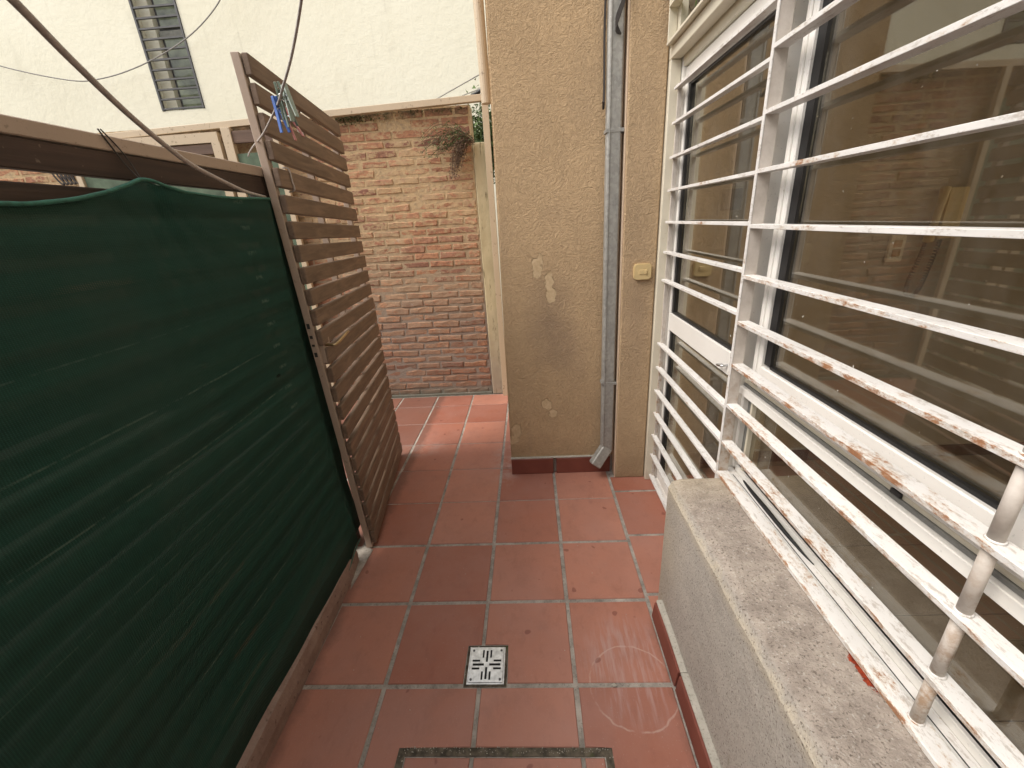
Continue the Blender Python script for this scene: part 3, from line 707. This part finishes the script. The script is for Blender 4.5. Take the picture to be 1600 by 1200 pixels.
# downpipe
dp = thing('downpipe', (.92, 1.15, 0), 'galvanised grey steel downpipe in the corner beside the pillar', 'downpipe')
box('pipe', .885, .948, 1.118, 1.166, .16, 3.3, M_galv, dp, .007)
box('seam', .893, .899, 1.1145, 1.1175, .2, 3.3, M_galv, dp, .001)
bm = bmesh.new(); vs = add_box(bm, -.031, .031, -.026, .026, -.062, .062); bev(bm, .006)
bmesh.ops.rotate(bm, verts=bm.verts, cent=(0, 0, 0), matrix=Matrix.Rotation(R(38), 3, 'Y') @ Matrix.Rotation(R(-18), 3, 'X')); bmesh.ops.translate(bm, verts=bm.verts, vec=(.882, 1.122, .135)); finish('elbow', bm, M_galv, dp)
box('bracket', .880, .958, 1.1165, 1.17, .566, .580, M_galv, dp, .001); box('bracket', .880, .958, 1.1165, 1.17, 1.725, 1.740, M_galv, dp, .001)
bm = bmesh.new(); random.seed(9)
for i in range(4): tube(bm, [(.90 + i * .012, 1.10, 2.30), (.935 + i * .004, 1.09, 2.19), (.91, 1.10, 2.11 - i * .01), (.93, 1.105, 2.06)], .0035, 5, 5)
tube(bm, [(.877, 1.13, 2.3), (.874, 1.15, 2.1), (.876, 1.15, 1.9), (.872, 1.14, 1.82), (.868, 1.12, 1.84)], .005, 5, 5)
tag(finish('cable_knot', bm, M_wire), 'knotted dark cables tied round the top of the downpipe', 'cable')
# bell switch
bs = thing('bell_switch', (1.058, 1.10, 1.14), 'ivory bell switch plate on the ochre wall beside the door', 'switch')
def rounded(name, cx, cz, w, hh, y0, y1, r, mat, parent):
    bm = bmesh.new(); pts = []
    for (sx, sz, a0) in ((1, 1, 0), (-1, 1, 90), (-1, -1, 180), (1, -1, 270)):
        for k in range(5):
            a = R(a0 + k * 22.5); pts.append((cx + sx * (w / 2 - r) + r * math.cos(a), cz + sz * (hh / 2 - r) + r * math.sin(a)))
    a = [bm.verts.new((x, y1, z)) for x, z in pts]; b = [bm.verts.new((x, y0, z)) for x, z in pts]
    bm.faces.new(a); bm.faces.new(b[::-1]); n = len(pts)
    for i in range(n): bm.faces.new((a[i], b[i], b[(i + 1) % n], a[(i + 1) % n]))
    bmesh.ops.bevel(bm, geom=[e for e in bm.edges if all(abs(v.co.y - y0) < 1e-6 for v in e.verts)], offset=.003, segments=2, affect='EDGES')
    return finish(name, bm, mat, parent)
rounded('plate', 1.058, 1.14, .082, .074, 1.091, 1.105, .016, M_bell, bs)
box('button', 1.040, 1.078, 1.088, 1.0915, 1.130, 1.150, M_bell, bs, .001); box('toggle', 1.067, 1.077, 1.0855, 1.0885, 1.131, 1.149, M_bell, bs, .001)

# ================================================================= RIGHT-HAND BUILDING
hb = thing('house_facade', (1.4, 0, 0), 'cream plastered house front above the barred window and door', 'house')
bm = bmesh.new()
add_box(bm, 1.165, 1.35, -3.4, 1.10, 2.62, 6.0); add_box(bm, 1.165, 1.35, -3.4, -2.2, -.05, 2.619)
add_box(bm, 1.1225, 1.35, 1.11, 1.6, -.05, 6.0)
finish('wall', bm, M_rear, hb)
# room behind the glass
rf = thing('room_floor', (2.5, -1, 0), 'beige tiled floor of the room behind the glass', None); rf['kind'] = 'structure'
box('joint_bed', 1.26, 5.0, -3.3, 1.2, -.04, .0165, M_rgrout, rf, 0)
xs_ = [1.262 + .335 * i for i in range(11)]; yl = [1.19 - .326 * i for i in range(14)]
for i in range(10):
    for j in range(13):
        if i > 6 and j > 8: continue
        box('tile', xs_[i] + .0025, xs_[i + 1] - .0025, yl[j + 1] + .0025, yl[j] - .0025, 0, .02, M_rtile, rf, .001)
rw = thing('room_walls', (3, 1.2, 0), 'cream painted wall inside the room holding the intercom', 'wall')
box('wall', 1.27, 5.2, 1.2, 1.3, .0, 2.7, M_roomwall, rw, 0); box('wall', 5.0, 5.15, -3.3, 1.199, 0, .4, M_roomwall, rw, 0); box('wall', 5.0, 5.15, .6, 1.199, .401, 2.7, M_roomwall, rw, 0); box('wall', 5.0, 5.15, -3.3, -2.9, .401, 2.7, M_roomwall, rw, 0)  # gap in the unseen far wall, added to let daylight into the room
box('wall', 1.36, 1.9, -3.45, -3.3, 0, 2.7, M_roomwall, rw, 0)  # unseen end wall cut short to admit more daylight
box('ceiling', 1.36, 5.2, -3.4, 1.3, 2.701, 2.8, M_roomwall, rw, 0)
box('baseboard', 1.275, 4.998, 1.188, 1.1995, .0205, .085, M_base, rw, .001)
ic = thing('intercom_phone', (2.42, 1.18, 1.3), 'yellowed intercom handset hanging on the room wall behind the window', 'intercom')
rounded('body', 2.445, 1.315, .085, .215, 1.155, 1.199, .012, M_ivory, ic)
bm = bmesh.new(); tube(bm, [(2.375, 1.165, 1.20), (2.362, 1.145, 1.26), (2.362, 1.140, 1.32), (2.37, 1.145, 1.38), (2.385, 1.16, 1.42)], lambda t: .021 - .006 * math.sin(t * math.pi), 10, 4)
finish('handset', bm, M_ivory, ic, smooth=True)
bm = bmesh.new(); P = smoothpts([(2.375, 1.175, 1.19), (2.365, 1.175, 1.12), (2.345, 1.175, 1.02), (2.35, 1.175, .955), (2.385, 1.175, .945), (2.41, 1.175, 1.0), (2.425, 1.175, 1.1), (2.44, 1.178, 1.2)], 60)
H = [p + Vector((math.cos(i * .9) * .0075, math.sin(i * .9) * .0075, math.sin(i * .9) * .002)) for i, p in enumerate(P)]
tube(bm, H, .0030, 4, 0); finish('coiled_cord', bm, M_cable, ic)
so = thing('wall_socket', (2.262, 1.19, 1.17), 'pale double socket plate below the intercom behind the window', 'socket')
rounded('plate', 2.262, 1.17, .074, .122, 1.188, 1.199, .01, M_ivory2, so)
box('module', 2.245, 2.280, 1.184, 1.189, 1.176, 1.208, M_orange, so, .001); box('module', 2.245, 2.280, 1.184, 1.189, 1.134, 1.166, M_orange, so, .001)
ve = thing('wall_board', (1.48, 1.19, 1.43), 'small dark brown vent on the room wall seen through the door glass', 'board')
box('frame', 1.415, 1.525, 1.19, 1.199, 1.375, 1.485, M_roomwall, ve, .002); box('grille', 1.425, 1.515, 1.185, 1.1899, 1.385, 1.475, M_board, ve, .001)  # thin dark square in a pale frame, fixed on the wall

# ---- parapet under the window
pa = thing('parapet', (1.06, -.8, 0), 'rough grey rendered parapet under the barred window with worn top', 'parapet')
bm = bmesh.new()
prof = [(.961, 0), (1.26, 0), (1.26, .556), (1.125, .561), (1.00, .562), (.974, .556), (.963, .535)]
ylist = [.300, .285] + [.285 - .06 * i for i in range(1, 50)]
rings = []; random.seed(21)
for i, y in enumerate(ylist):
    rg = []
    for k, (x, z) in enumerate(prof):
        j = 0 if k in (0, 1, 2) else random.uniform(-.0016, .0016)
        xx = x + (.012 if (i == 0 and k in (0, 4, 5, 6)) else 0) + (j if k > 3 else 0)
        rg.append(bm.verts.new((xx, y, z + (j * .6 if k > 3 else 0) - (.008 if i == 0 and z > .4 else 0))))
    rings.append(rg)
n = len(prof)
for a, b2 in zip(rings, rings[1:]):
    for k in range(n): bm.faces.new((a[k], a[(k + 1) % n], b2[(k + 1) % n], b2[k]))
bm.faces.new(rings[0]); bm.faces.new(rings[-1][::-1]); finish('body', bm, M_par, pa)
yy = .245
while yy > -2.4:
    y2 = yy - (.258 if yy > .2 else .29)
    bm = bmesh.new(); vs = add_box(bm, .926, .948, y2 + .006, yy - .004, 0, .066); 
    for v in vs:
        if v.co.z > .03 and v.co.x < .94: v.co.x += .008
    bev(bm, .0015); finish('skirting_tile', bm, M_skirt, pa)
    bm = bmesh.new(); add_box(bm, .941, .9605, y2 + .001, yy - .001, .0665, .073); bmesh.ops.subdivide_edges(bm, edges=bm.edges[:], cuts=1)
    for v in bm.verts: v.co += Vector((random.uniform(-.002, .002), 0, random.uniform(-.0015, .0015)))
    finish('mortar_edge', bm, M_mortar_edge, pa); yy = y2

# ---- sliding door
do = thing('glass_door', (1.2, .7, 0), 'white aluminium glass door with a mid rail beside the ochre wall', 'door')
box('casing', 1.1235, 1.166, 1.079, 1.104, 0, 1.956, M_casing, do, .002)
box('casing', 1.1235, 1.166, -1.7, 1.104, 1.957, 1.998, M_casing, do, .002)
box('frame', 1.168, 1.25, 1.062, 1.10, 0.01, 1.99, M_alu, do, .0015); box('frame', 1.1675, 1.25, .395, 1.061, 1.925, 1.99, M_casing, do, .0015)
box('threshold', 1.168, 1.25, .395, 1.061, .0, .028, M_alu, do, .0015)
box('stile', 1.180, 1.215, 1.036, 1.0605, .03, 1.92, M_alu, do, .0015); box('stile', 1.180, 1.215, .398, .425, .03, 1.92, M_alu, do, .0015)
box('top_rail', 1.180, 1.215, .426, 1.035, 1.862, 1.922, M_alu, do, .0015); box('mid_rail', 1.178, 1.215, .426, 1.035, .872, .952, M_alu, do, .0015); box('bottom_rail', 1.180, 1.215, .426, 1.035, .03, .075, M_alu, do, .0015)
for z0, z1 in ((.0755, .8715), (.9525, 1.8615)):
    box('gasket', 1.186, 1.210, 1.015, 1.0355, z0, z1, M_black, do, 0); box('gasket', 1.186, 1.210, .4262, 1.0148, z0, z0 + .008, M_black, do, 0); box('gasket', 1.186, 1.210, .4262, 1.0148, z1 - .008, z1, M_black, do, 0)
    box('glass_pane', 1.196, 1.200, .4265, 1.0147, z0 + .0085, z1 - .0085, M_glass, do, 0)
tubeobj('handle', [(1.178, .468, .895), (1.160, .466, .897), (1.156, .450, .90), (1.160, .434, .903), (1.178, .432, .905)], .004, M_chrome, do)
# ---- door grille
dg = thing('door_grille', (1.15, .7, 0), 'white steel bar grille in front of the glass door', 'grille')
box('end_post', 1.150, 1.167, 1.050, 1.058, 0.012, 1.86, M_post, dg, .001)
for z in (1.854, 1.731, 1.606, 1.481, 1.353, 1.226, 1.102, .797, .673, .548, .421, .291, .172, .042):
    s_ = -.0 
    box('bar', 1.138, 1.162, .330, 1.066, z - .005, z + .005, M_bar2, dg, .0006)
# ---- window
wi = thing('sliding_window', (1.2, -.5, .56), 'white aluminium sliding window over a fixed lower pane, behind rusty bars', 'window')
box('mullion', 1.176, 1.25, .345, .393, .563, 1.99, M_alu, wi, .0015)
box('channel', 1.215, 1.245, .3055, .3445, .563, 1.95, M_grey, wi, .001)  # grey colour stands in for the shade in this frame recess
box('frame', 1.1675, 1.25, -1.7, .3445, 1.951, 1.99, M_casing, wi, .0015)
box('sash_stile', 1.190, 1.222, .262, .305, .900, 1.95, M_alu, wi, .002); box('sash_stile', 1.186, 1.1895, .280, .287, .900, 1.95, M_alu, wi, .0005)
box('gasket', 1.198, 1.219, .232, .2615, .968, 1.95, M_black, wi, 0)
box('sash_rail', 1.188, 1.222, -.385, .2615, .893, .962, M_alu, wi, .003)
box('gasket', 1.198, 1.219, -.385, .2315, .9625, .970, M_black, wi, 0)
box('sash_stile', 1.188, 1.222, -.450, -.3855, .893, 1.95, M_alu, wi, .003)
box('glass_pane', 1.206, 1.210, -.3848, .2314, .9705, 1.949, M_glass, wi, 0)
box('sash_stile', 1.224, 1.252, -.52, -.4505, .893, 1.95, M_alu, wi, .003); box('glass_pane', 1.236, 1.240, -1.69, -.5205, .9705, 1.949, M_glass, wi, 0); box('sash_rail', 1.224, 1.252, -1.69, -.5205, .893, .97, M_alu, wi, .003)
box('transom', 1.182, 1.25, -1.7, .3445, .842, .868, M_alu, wi, .002); box('transom', 1.192, 1.25, -1.7, .3445, .869, .878, M_grey, wi, .001); box('transom', 1.196, 1.25, -1.7, .3445, .8785, .892, M_casing, wi, .001)
box('lower_frame', 1.192, 1.245, .330, .3444, .575, .8415, M_alu, wi, .0015); box('lower_frame', 1.208, 1.245, .300, .3295, .575, .8415, M_grey, wi, .001); box('lower_frame', 1.200, 1.245, .290, .2995, .575, .8415, M_casing, wi, .001)
box('glass_pane', 1.214, 1.218, -1.69, .2899, .590, .8412, M_glass, wi, 0)
box('gasket', 1.207, 1.230, -1.69, .2899, .575, .5897, M_black, wi, 0)
box('track', 1.1975, 1.206, -1.7, .3295, .5635, .584, M_alu, wi, .001)
box('sill_tray', 1.166, 1.197, -1.7, .344, .558, .5655, bar_mat('dirty_tray', -.02), wi, .001)
box('sill_tray', 1.2065, 1.25, -1.7, .344, .558, .5745, M_grey, wi, 0)
box('groove', 1.1765, 1.1785, -1.7, .30, .5657, .5664, M_shadowgap, wi, 0)
box('latch', 1.190, 1.1955, -.238, -.215, .880, .890, M_black, wi, .001)
bm = bmesh.new(); vs = []
tube(bm, [(1.190, .255, .572), (1.184, .20, .576), (1.181, .12, .580), (1.182, .03, .578), (1.188, -.05, .572), (1.194, -.085, .569)], lambda t: .0015 + .0045 * math.sin(math.pi * min(1, t + .08)), 6, 6)
tag(finish('rubber_strip', bm, M_black, None, smooth=True), 'loose black rubber strip lying in the window track at the sill', 'rubber strip')
# ---- window grille
wg = thing('window_grille', (1.14, -.5, .56), 'white bar grille over the window with peeling paint and rust', 'grille')
box('end_post', 1.1325, 1.166, .312, .321, .565, 2.35, M_post, wg, .001); box('post_edge', 1.1295, 1.1322, .311, .322, .565, 2.35, M_bar2, wg, .0005)
for i, z in enumerate((1.75, 1.615, 1.483, 1.349, 1.215, 1.083, .951, .818, .686)):
    box('bar', 1.1300, 1.164, -1.75, .311, z - .0065, z + .0040, M_bar if z < 1.3 else M_bar2, wg, .0007)
box('bar', 1.130, 1.164, -1.75, .311, 1.8738, 1.884, M_bar2, wg, .0014)
box('bottom_rail', 1.128, 1.1655, -1.75, .311, .5625, .5755, M_bar, wg, .0014)
bm = bmesh.new(); zs = [.5757, .6773, .6907, .8093, .8227, .9423, .9557, 1.0743, 1.0877, 1.2063, 1.2197, 1.3403, 1.3537, 1.4743, 1.4877, 1.6063, 1.6197, 1.7413, 1.7547, 1.8713]
for a, b2 in zip(zs[::2], zs[1::2]): cyl(bm, (1.147, -.421, a), (1.147, -.421, b2), .0092, n=20)
finish('round_rod', bm, M_post, wg, smooth=False)
for f in wg.children[-1].data.polygons: f.use_smooth = len(f.vertices) == 4
random.seed(6)
for z in zs[::2]:
    bm = bmesh.new(); tube(bm, [(1.147 + (.0095 + random.uniform(-.0008, .0008)) * math.cos(k * .7), -.421 + (.0095 + random.uniform(-.0008, .0008)) * math.sin(k * .7), z + .0012) for k in range(10)], .0022, 6, 2)
    finish('weld_bead', bm, M_bar, wg, smooth=True)
# ---- transom above door: grille and dry leaves
tg = thing('transom_grille', (1.1, .5, 2.0), 'small cream bar grille above the door with leaves behind', 'grille')
box('end_post', 1.103, 1.135, 1.068, 1.074, 2.0, 2.6, M_casing, tg, .001); 
box('bottom_rail', 1.101, 1.136, -1.7, 1.0745, 1.9985, 2.008, M_casing, tg, .001); box('inner_rail', 1.150, 1.165, -1.7, 1.0745, 1.9985, 2.02, M_casing, tg, .001)
for z in (2.115, 2.235, 2.355, 2.475): box('bar', 1.101, 1.136, -1.7, 1.067, z, z + .009, M_casing, tg, .001)
box('inner_post', 1.137, 1.165, 1.04, 1.074, 2.02, 2.6, M_casing, tg, .001)
random.seed(33)
lv = thing('leafy_plant', (1.2, .8, 2.02), 'pale and dark strappy leaves pressed behind the grille above the door', 'plant')
for k in range(26):
    bm = bmesh.new(); y = random.uniform(.2, 1.02); z0 = 2.02; L = random.uniform(.14, .3); a = random.uniform(-.9, .9); w = random.uniform(.010, .022)
    sp_ = []
    for j in range(6):
        t = j / 5; sp_.append((Vector((1.175 + random.uniform(-.01, .01), y + L * t * math.sin(a), z0 + L * t * math.cos(a) * .9)), w * math.sin(math.pi * (.12 + .85 * t))))
    A = [bm.verts.new(p + Vector((.004, q, 0))) for p, q in sp_]; Bq = [bm.verts.new(p - Vector((.004, q, 0))) for p, q in sp_]
    for j in range(5): bm.faces.new((A[j], A[j + 1], Bq[j + 1], Bq[j]))
    finish('leaf', bm, random.choice([M_leafp, M_leafp, M_leafd, M_leafg]), lv)
box('stem', 1.18, 1.20, .1, 1.03, 2.0085, 2.02, M_twig, lv, .002)
b = box('transom_backing', 1.225, 1.24, -1.7, 1.09, 1.9985, 2.615, M_roomwall); tag(b, 'cream blind panel behind the leaves above the door', 'panel')

# ================================================================= LEFT FENCE, KERB, NET
ke = thing('kerb', (-.3, -.5, 0), 'low brown rendered kerb under the green net', 'kerb')
bm = bmesh.new(); rings = []; random.seed(2)
for i in range(40):
    y = .535 - i * .09; e = .012 if i == 0 else 0
    x1 = -.284 + .010 * min(1, max(0, (.5 - y) / .7))
    rings.append([bm.verts.new(q) for q in ((-.40, y, -.05), (x1 - e, y, -.05), (x1 - e + random.uniform(-.001, .002), y, .045), (x1 - .006 - e, y, .085 + random.uniform(-.003, .003)), (x1 - .03, y, .096), (-.40, y, .096))])
for a, b2 in zip(rings, rings[1:]):
    for k in range(6): bm.faces.new((a[k], a[(k + 1) % 6], b2[(k + 1) % 6], b2[k]))
bm.faces.new(rings[0]); bm.faces.new(rings[-1][::-1]); finish('body', bm, M_kerb, ke)
o = prism('cement_patch', [(-.30, .48), (-.272, .38), (-.262, .50), (-.255, .60), (-.30, .62), (-.33, .55)], 0, .003, M_grout, ke, .001)
fe = thing('slatted_fence', (-.36, -.5, 0), 'dark brown slatted wooden fence behind the green net with taupe top rail', 'fence')
def rail(name, y0, y1, z0, z1, x0, x1, mat, drop=.012):
    bm = bmesh.new(); vs = add_box(bm, x0, x1, y0, y1, z0, z1)
    for v in vs:
        if v.co.y > 0: v.co.z -= drop
    bev(bm, .002); return finish(name, bm, mat, fe)
rail('top_rail', -2.6, .70, 1.598, 1.628, -.395, -.345, M_taupe)
z = 1.596
for i in range(20):
    rail('slat', -2.6, .60, z - .052, z, -.368, -.347, M_slatf); z -= .0735
box('end_post', -.402, -.3495, .600, .690, 0, 1.59, M_slatf, fe)  # dark post added to blacken the gap between net and gate
for y in (-.7, -2.1): box('post', -.400, -.370, y - .015, y + .015, .05, 1.585, M_taupe, fe)
# green net
top = [(-2.6, 1.50), (-1.2, 1.50), (-.9, 1.545), (-.55, 1.50), (-.206, 1.473), (-.15, 1.474), (-.071, 1.484), (0, 1.501), (.059, 1.520), (.104, 1.537), (.141, 1.526), (.209, 1.513), (.322, 1.507), (.42, 1.508), (.52, 1.512), (.66, 1.515)]
hem = [(-2.6, .07), (-.6, .07), (-.237, .072), (-.08, .050), (.02, .058), (.144, .040), (.25, .047), (.36, .040), (.44, .060), (.52, .09), (.66, .10)]
def itp(tb, y):
    for (a, b2), (c2, d2) in zip(tb, tb[1:]):
        if a <= y <= c2: t = (y - a) / (c2 - a); t = t * t * (3 - 2 * t) if False else t; return b2 + (d2 - b2) * t
    return tb[-1][1]
bm = bmesh.new(); NY, NZ = 170, 44; grid = []
for i in range(NY + 1):
    y = -2.6 + 3.26 * i / NY; zt = itp(top, y); zb = itp(hem, y); col_ = []
    for j in range(NZ + 1):
        t = j / NZ; z = zt + (zb - zt) * t
        dx = .006 * math.sin(y * 5 + z * 2) * math.sin(t * 3.1) + .004 * math.sin(y * 5 - z * 4) + .0010 * math.sin(y * 19 + z * 7 + 2 * math.sin(z * 3))
        pk = math.exp(-((y - .10) / .10) ** 2) * math.exp(-t * 9); dx += -.018 * pk + .006 * math.sin(math.atan2(y - .10, 1.54 - z) * 16) * math.exp(-t * 5) * math.exp(-((y - .1) / .25) ** 2)
        billow = .020 * math.sin(math.pi * min(1, t)) * (1 - .5 * math.exp(-((y - .5) / .3) ** 2))
        low = max(0, (t - .86) / .14); x = -.318 + dx + billow - .004 * low + (.036 if False else 0)
        x = x if t < .8 else x + (t - .8) / .2 * .028
        sx_ = max(0, min(1, (y - .555) / .045)); x += -.026 * sx_ * sx_ * (3 - 2 * sx_)
        col_.append(bm.verts.new((x, y, z)))
    grid.append(col_)
for i in range(NY):
    for j in range(NZ): bm.faces.new((grid[i][j], grid[i + 1][j], grid[i + 1][j + 1], grid[i][j + 1]))
net = thing('shade_net', (-.31, -.5, 0), 'dark green shade net draped over the slatted fence', 'shade net')
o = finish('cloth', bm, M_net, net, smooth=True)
M_hem = plain('green_hem', (.03, .13, .095), .75, 0, .3, 80, .4)
bm = bmesh.new(); tube(bm, [Vector(grid[i][0].co) if False else (0, 0, 0) for i in range(0)] or [(-.318, y / 100, itp(top, y / 100) + .001) for y in range(-258, 60, 3)], .0042, 6, 2)
finish('top_hem', bm, M_hem, net, smooth=True)
bm = bmesh.new(); tube(bm, [(-.287, y / 100, itp(hem, y / 100)) for y in range(-258, 60, 3)], .0022, 6, 2); finish('bottom_hem', bm, M_hem, net, smooth=True)
bm = bmesh.new(); tube(bm, [(-.322, .098, 1.53), (-.337, .09, 1.56), (-.342, .075, 1.595), (-.3430, .058, 1.627)], .0016, 6, 5); tube(bm, [(-.322, .10, 1.53), (-.338, .102, 1.57), (-.342, .088, 1.60), (-.3430, .064, 1.6275)], .0014, 6, 5)
tag(finish('tie_wire', bm, M_wire, None, smooth=True), 'thin dark wire tying the green net to the fence rail', 'wire')

# ================================================================= OPEN GATE
ga = thing('slatted_gate', (-.38, 1.43, 0), 'tall open gate of brown wooden slats on a taupe steel frame', 'gate')
NBt, NTp = Vector((-.286, .605, .006)), Vector((-.352, .605, 1.932))
FBt, FTp = Vector((-.398, 1.425, .012)), Vector((-.428, 1.425, 1.915))
def gp(s, t):   # s near->far, t bottom->top
    return (NBt * (1 - t) + NTp * t) * (1 - s) + (FBt * (1 - t) + FTp * t) * s
def beam4(bm, a, b2, nrm, up, w, hgt):      # box from a to b, w along nrm, hgt along up
    vs = [bm.verts.new(p + nrm * i * w + up * j * hgt) for p in (a, b2) for (i, j) in ((0, 0), (1, 0), (1, 1), (0, 1))]
    for f in ((0, 1, 2, 3), (7, 6, 5, 4), (0, 4, 5, 1), (1, 5, 6, 2), (2, 6, 7, 3), (3, 7, 4, 0)): bm.faces.new([vs[i] for i in f])
XN = Vector((1, .12, 0)).normalized()
ydir = (FBt - NBt).normalized()
for s0 in (0.0, .965):
    bm = bmesh.new(); beam4(bm, gp(s0, 0), gp(s0, 1), XN, ydir, .026, .030); bev(bm, .0018); finish('frame', bm, M_taupe, ga)
for t0 in (.004, .982):
    bm = bmesh.new(); beam4(bm, gp(.037, t0), gp(.964, t0), XN, Vector((0, 0, 1)), .024, .028); bev(bm, .0018); finish('frame', bm, M_taupe, ga)
bm = bmesh.new(); beam4(bm, gp(.47, .02), gp(.47, .98), XN, ydir, .024, .022); finish('frame', bm, M_taupe, ga)
tops = [1.929, 1.85, 1.769, 1.691, 1.609, 1.525, 1.44, 1.36, 1.282, 1.202, 1.126, 1.047, .972, .893, .812, .727, .641, .558, .479, .402, .322, .243, .163, .086]
for i, zt in enumerate(tops):
    hgt = .060 if i < 12 else .064
    s_near = .004 + (0.012 if i in (12, 13) else 0) + random.uniform(-.003, .003)
    s_far = 1.0 + random.uniform(-.004, .004)
    a = gp(s_near, (zt - hgt) / 1.93); b2 = gp(s_far, (zt * .993 - hgt) / 1.93)
    bm = bmesh.new(); beam4(bm, a + XN * .0275, b2 + XN * .0275, XN, Vector((0, 0, 1)), .021, hgt); bev(bm, .003); finish('slat', bm, M_slat, ga)
# lock and lever
t_ = .985 / 1.93
q = gp(0, t_)
bm = bmesh.new(); beam4(bm, gp(0, .47) + Vector((.002, -.0035, 0)), gp(0, .555) + Vector((.002, -.0035, 0)), XN, Vector((0, 1, 0)), .021, .003); bev(bm, .0008); lp = finish('lock_plate', bm, M_taupe, ga)
for dt, hh_ in ((.548, .02), (.528, .012), (.512, .008), (.490, .018)):
    q2 = gp(0, dt) + Vector((.007, -.0045, 0)); box('keyhole', q2.x, q2.x + .011, q2.y, q2.y + .0012, q2.z, q2.z + hh_, M_shadowgap, lp, 0)
q3 = gp(.02, .512) + XN * .03
box('lock_case', q3.x - .004, q3.x + .014, q3.y - .006, q3.y + .05, q3.z - .075, q3.z + .02, M_taupe, ga, .002)
lv_ = bmesh.new(); c0 = q3 + Vector((.012, .012, -.005))
tube(lv_, [c0, c0 + Vector((.022, -.002, .001)), c0 + Vector((.040, -.003, 0)), c0 + Vector((.048, .02, .006)), c0 + Vector((.050, .065, .016)), c0 + Vector((.050, .11, .024))], .0058, 8, 4)
finish('handle', lv_, M_brass, ga, smooth=True)

# ================================================================= CLOTHESLINE AND PEGS
def bp(u, v, dist):   # point along a sight line, used once here to place the line in the room between known heights
    dd = M.transposed() @ Vector(((u - 803.2) / 640.91, (v - 583.6) / 640.91, 1.0)); return Vector((.5322, -.883, 1.4)) + dd * dist
cl = thing('clothesline', (-.33, .6, 1.5), 'pale plastic clothesline tied to the gate post with pegs hanging on it', 'clothesline')
def bx(u, v, x):
    dd = M.transposed() @ Vector(((u - 803.2) / 640.91, (v - 583.6) / 640.91, 1.0)); return Vector((.5322, -.883, 1.4)) + dd * ((x - .5322) / dd.x)
A = [bx(-60, -75, -.02), bx(20, 0, -.05), bx(110, 92, -.11), bx(200, 178, -.18), bx(262, 230, -.24), bx(300, 258, -.275), bx(350, 284, -.31), bx(385, 300, -.325), bx(414, 308, -.337)]
tubeobj('line', A, .0052, M_rope, cl, 10)
Bp = [bp(478, -60, .66), bp(468, 20, .74), bp(455, 90, .82), bp(441, 140, .88), bp(436, 158, .90)]
tubeobj('line', Bp, .0027, M_rope, cl, 10)
Cp = [bp(436, 158, .90), bp(428, 176, 1.0), bp(412, 208, 1.2), bp(398, 226, 1.40), bp(391, 236, 1.50), bp(388, 244, 1.53)]
tubeobj('line', Cp, .0027, M_rope, cl, 8)
gq = gp(.10, 1.609 / 1.93) + XN * .051
Dp = [gq + Vector((-.02, 0, .010)), gq + Vector((.0015, 0, .004)), gq + Vector((.0015, .006, -.03)), gq + Vector((.0015, .009, -.062)), gq + Vector((-.02, .01, -.068))]
tubeobj('line', Dp, .0027, M_rope, cl, 8)
def peg(loc, rx, ry, rz, col, label, colname):
    m_ = plain(colname, col, .4, 0, .08); r = thing('clothes_peg', loc, label, 'clothes peg', 'pegs clipped on the clothesline')
    Rm_ = Matrix.Rotation(rz, 3, 'Z') @ Matrix.Rotation(ry, 3, 'Y') @ Matrix.Rotation(rx, 3, 'X')
    for s_ in (1, -1):
        bm = bmesh.new(); pr_ = [(0.001, 0.0), (.006, 0.0), (.0075, -.03), (.012, -.072), (.009, -.072), (.0035, -.03)]
        a = [bm.verts.new((s_ * x, -.0045, z)) for x, z in pr_]; b2 = [bm.verts.new((s_ * x, .0045, z)) for x, z in pr_]
        bm.faces.new(a); bm.faces.new(b2[::-1])
        for i in range(6): bm.faces.new((a[i], b2[i], b2[(i + 1) % 6], a[(i + 1) % 6]))
        bev(bm, .0006); bmesh.ops.rotate(bm, verts=bm.verts, cent=(0, 0, 0), matrix=Rm_); bmesh.ops.translate(bm, verts=bm.verts, vec=loc); finish('leg', bm, m_, r)
    bm = bmesh.new(); P_ = [Vector((math.cos(i * .8) * .0055, -.006 + .0005 * i, -.028 + math.sin(i * .8) * .0055)) for i in range(26)] + [Vector((.007, .0, -.012)), Vector((0, .0, -.010)), Vector((-.007, 0, -.012))]
    tube(bm, [Rm_ @ q + Vector(loc) for q in P_], .0008, 5, 0); finish('spring', bm, M_chrome, r)
pegs = [((432, 128), .905, R(4), R(-6), .3, (.20, .27, .22), 'grey green peg at the back left of the peg cluster', 'peg_grey_green'),
        ((443, 132), .89, R(-3), R(-16), -.5, (.27, .33, .28), 'pale green peg with splayed legs at the right of the cluster', 'peg_pale_green'),
        ((428, 150), .93, R(2), R(-9), 1.1, (.07, .16, .48), 'blue peg at the left of the peg cluster', 'peg_blue'),
        ((441, 166), .96, R(0), R(-20), .1, (.55, .20, .20), 'pink peg lowest in the peg cluster', 'peg_pink'),
        ((437, 140), .92, R(5), R(-12), .8, (.18, .23, .19), 'dark sage peg in the middle of the cluster', 'peg_sage')]
for (u, v), dd, rx, ry, rz, colr, lab, cn in pegs: peg(tuple(bp(u, v, dd)), rx, ry, rz, colr, lab, cn)
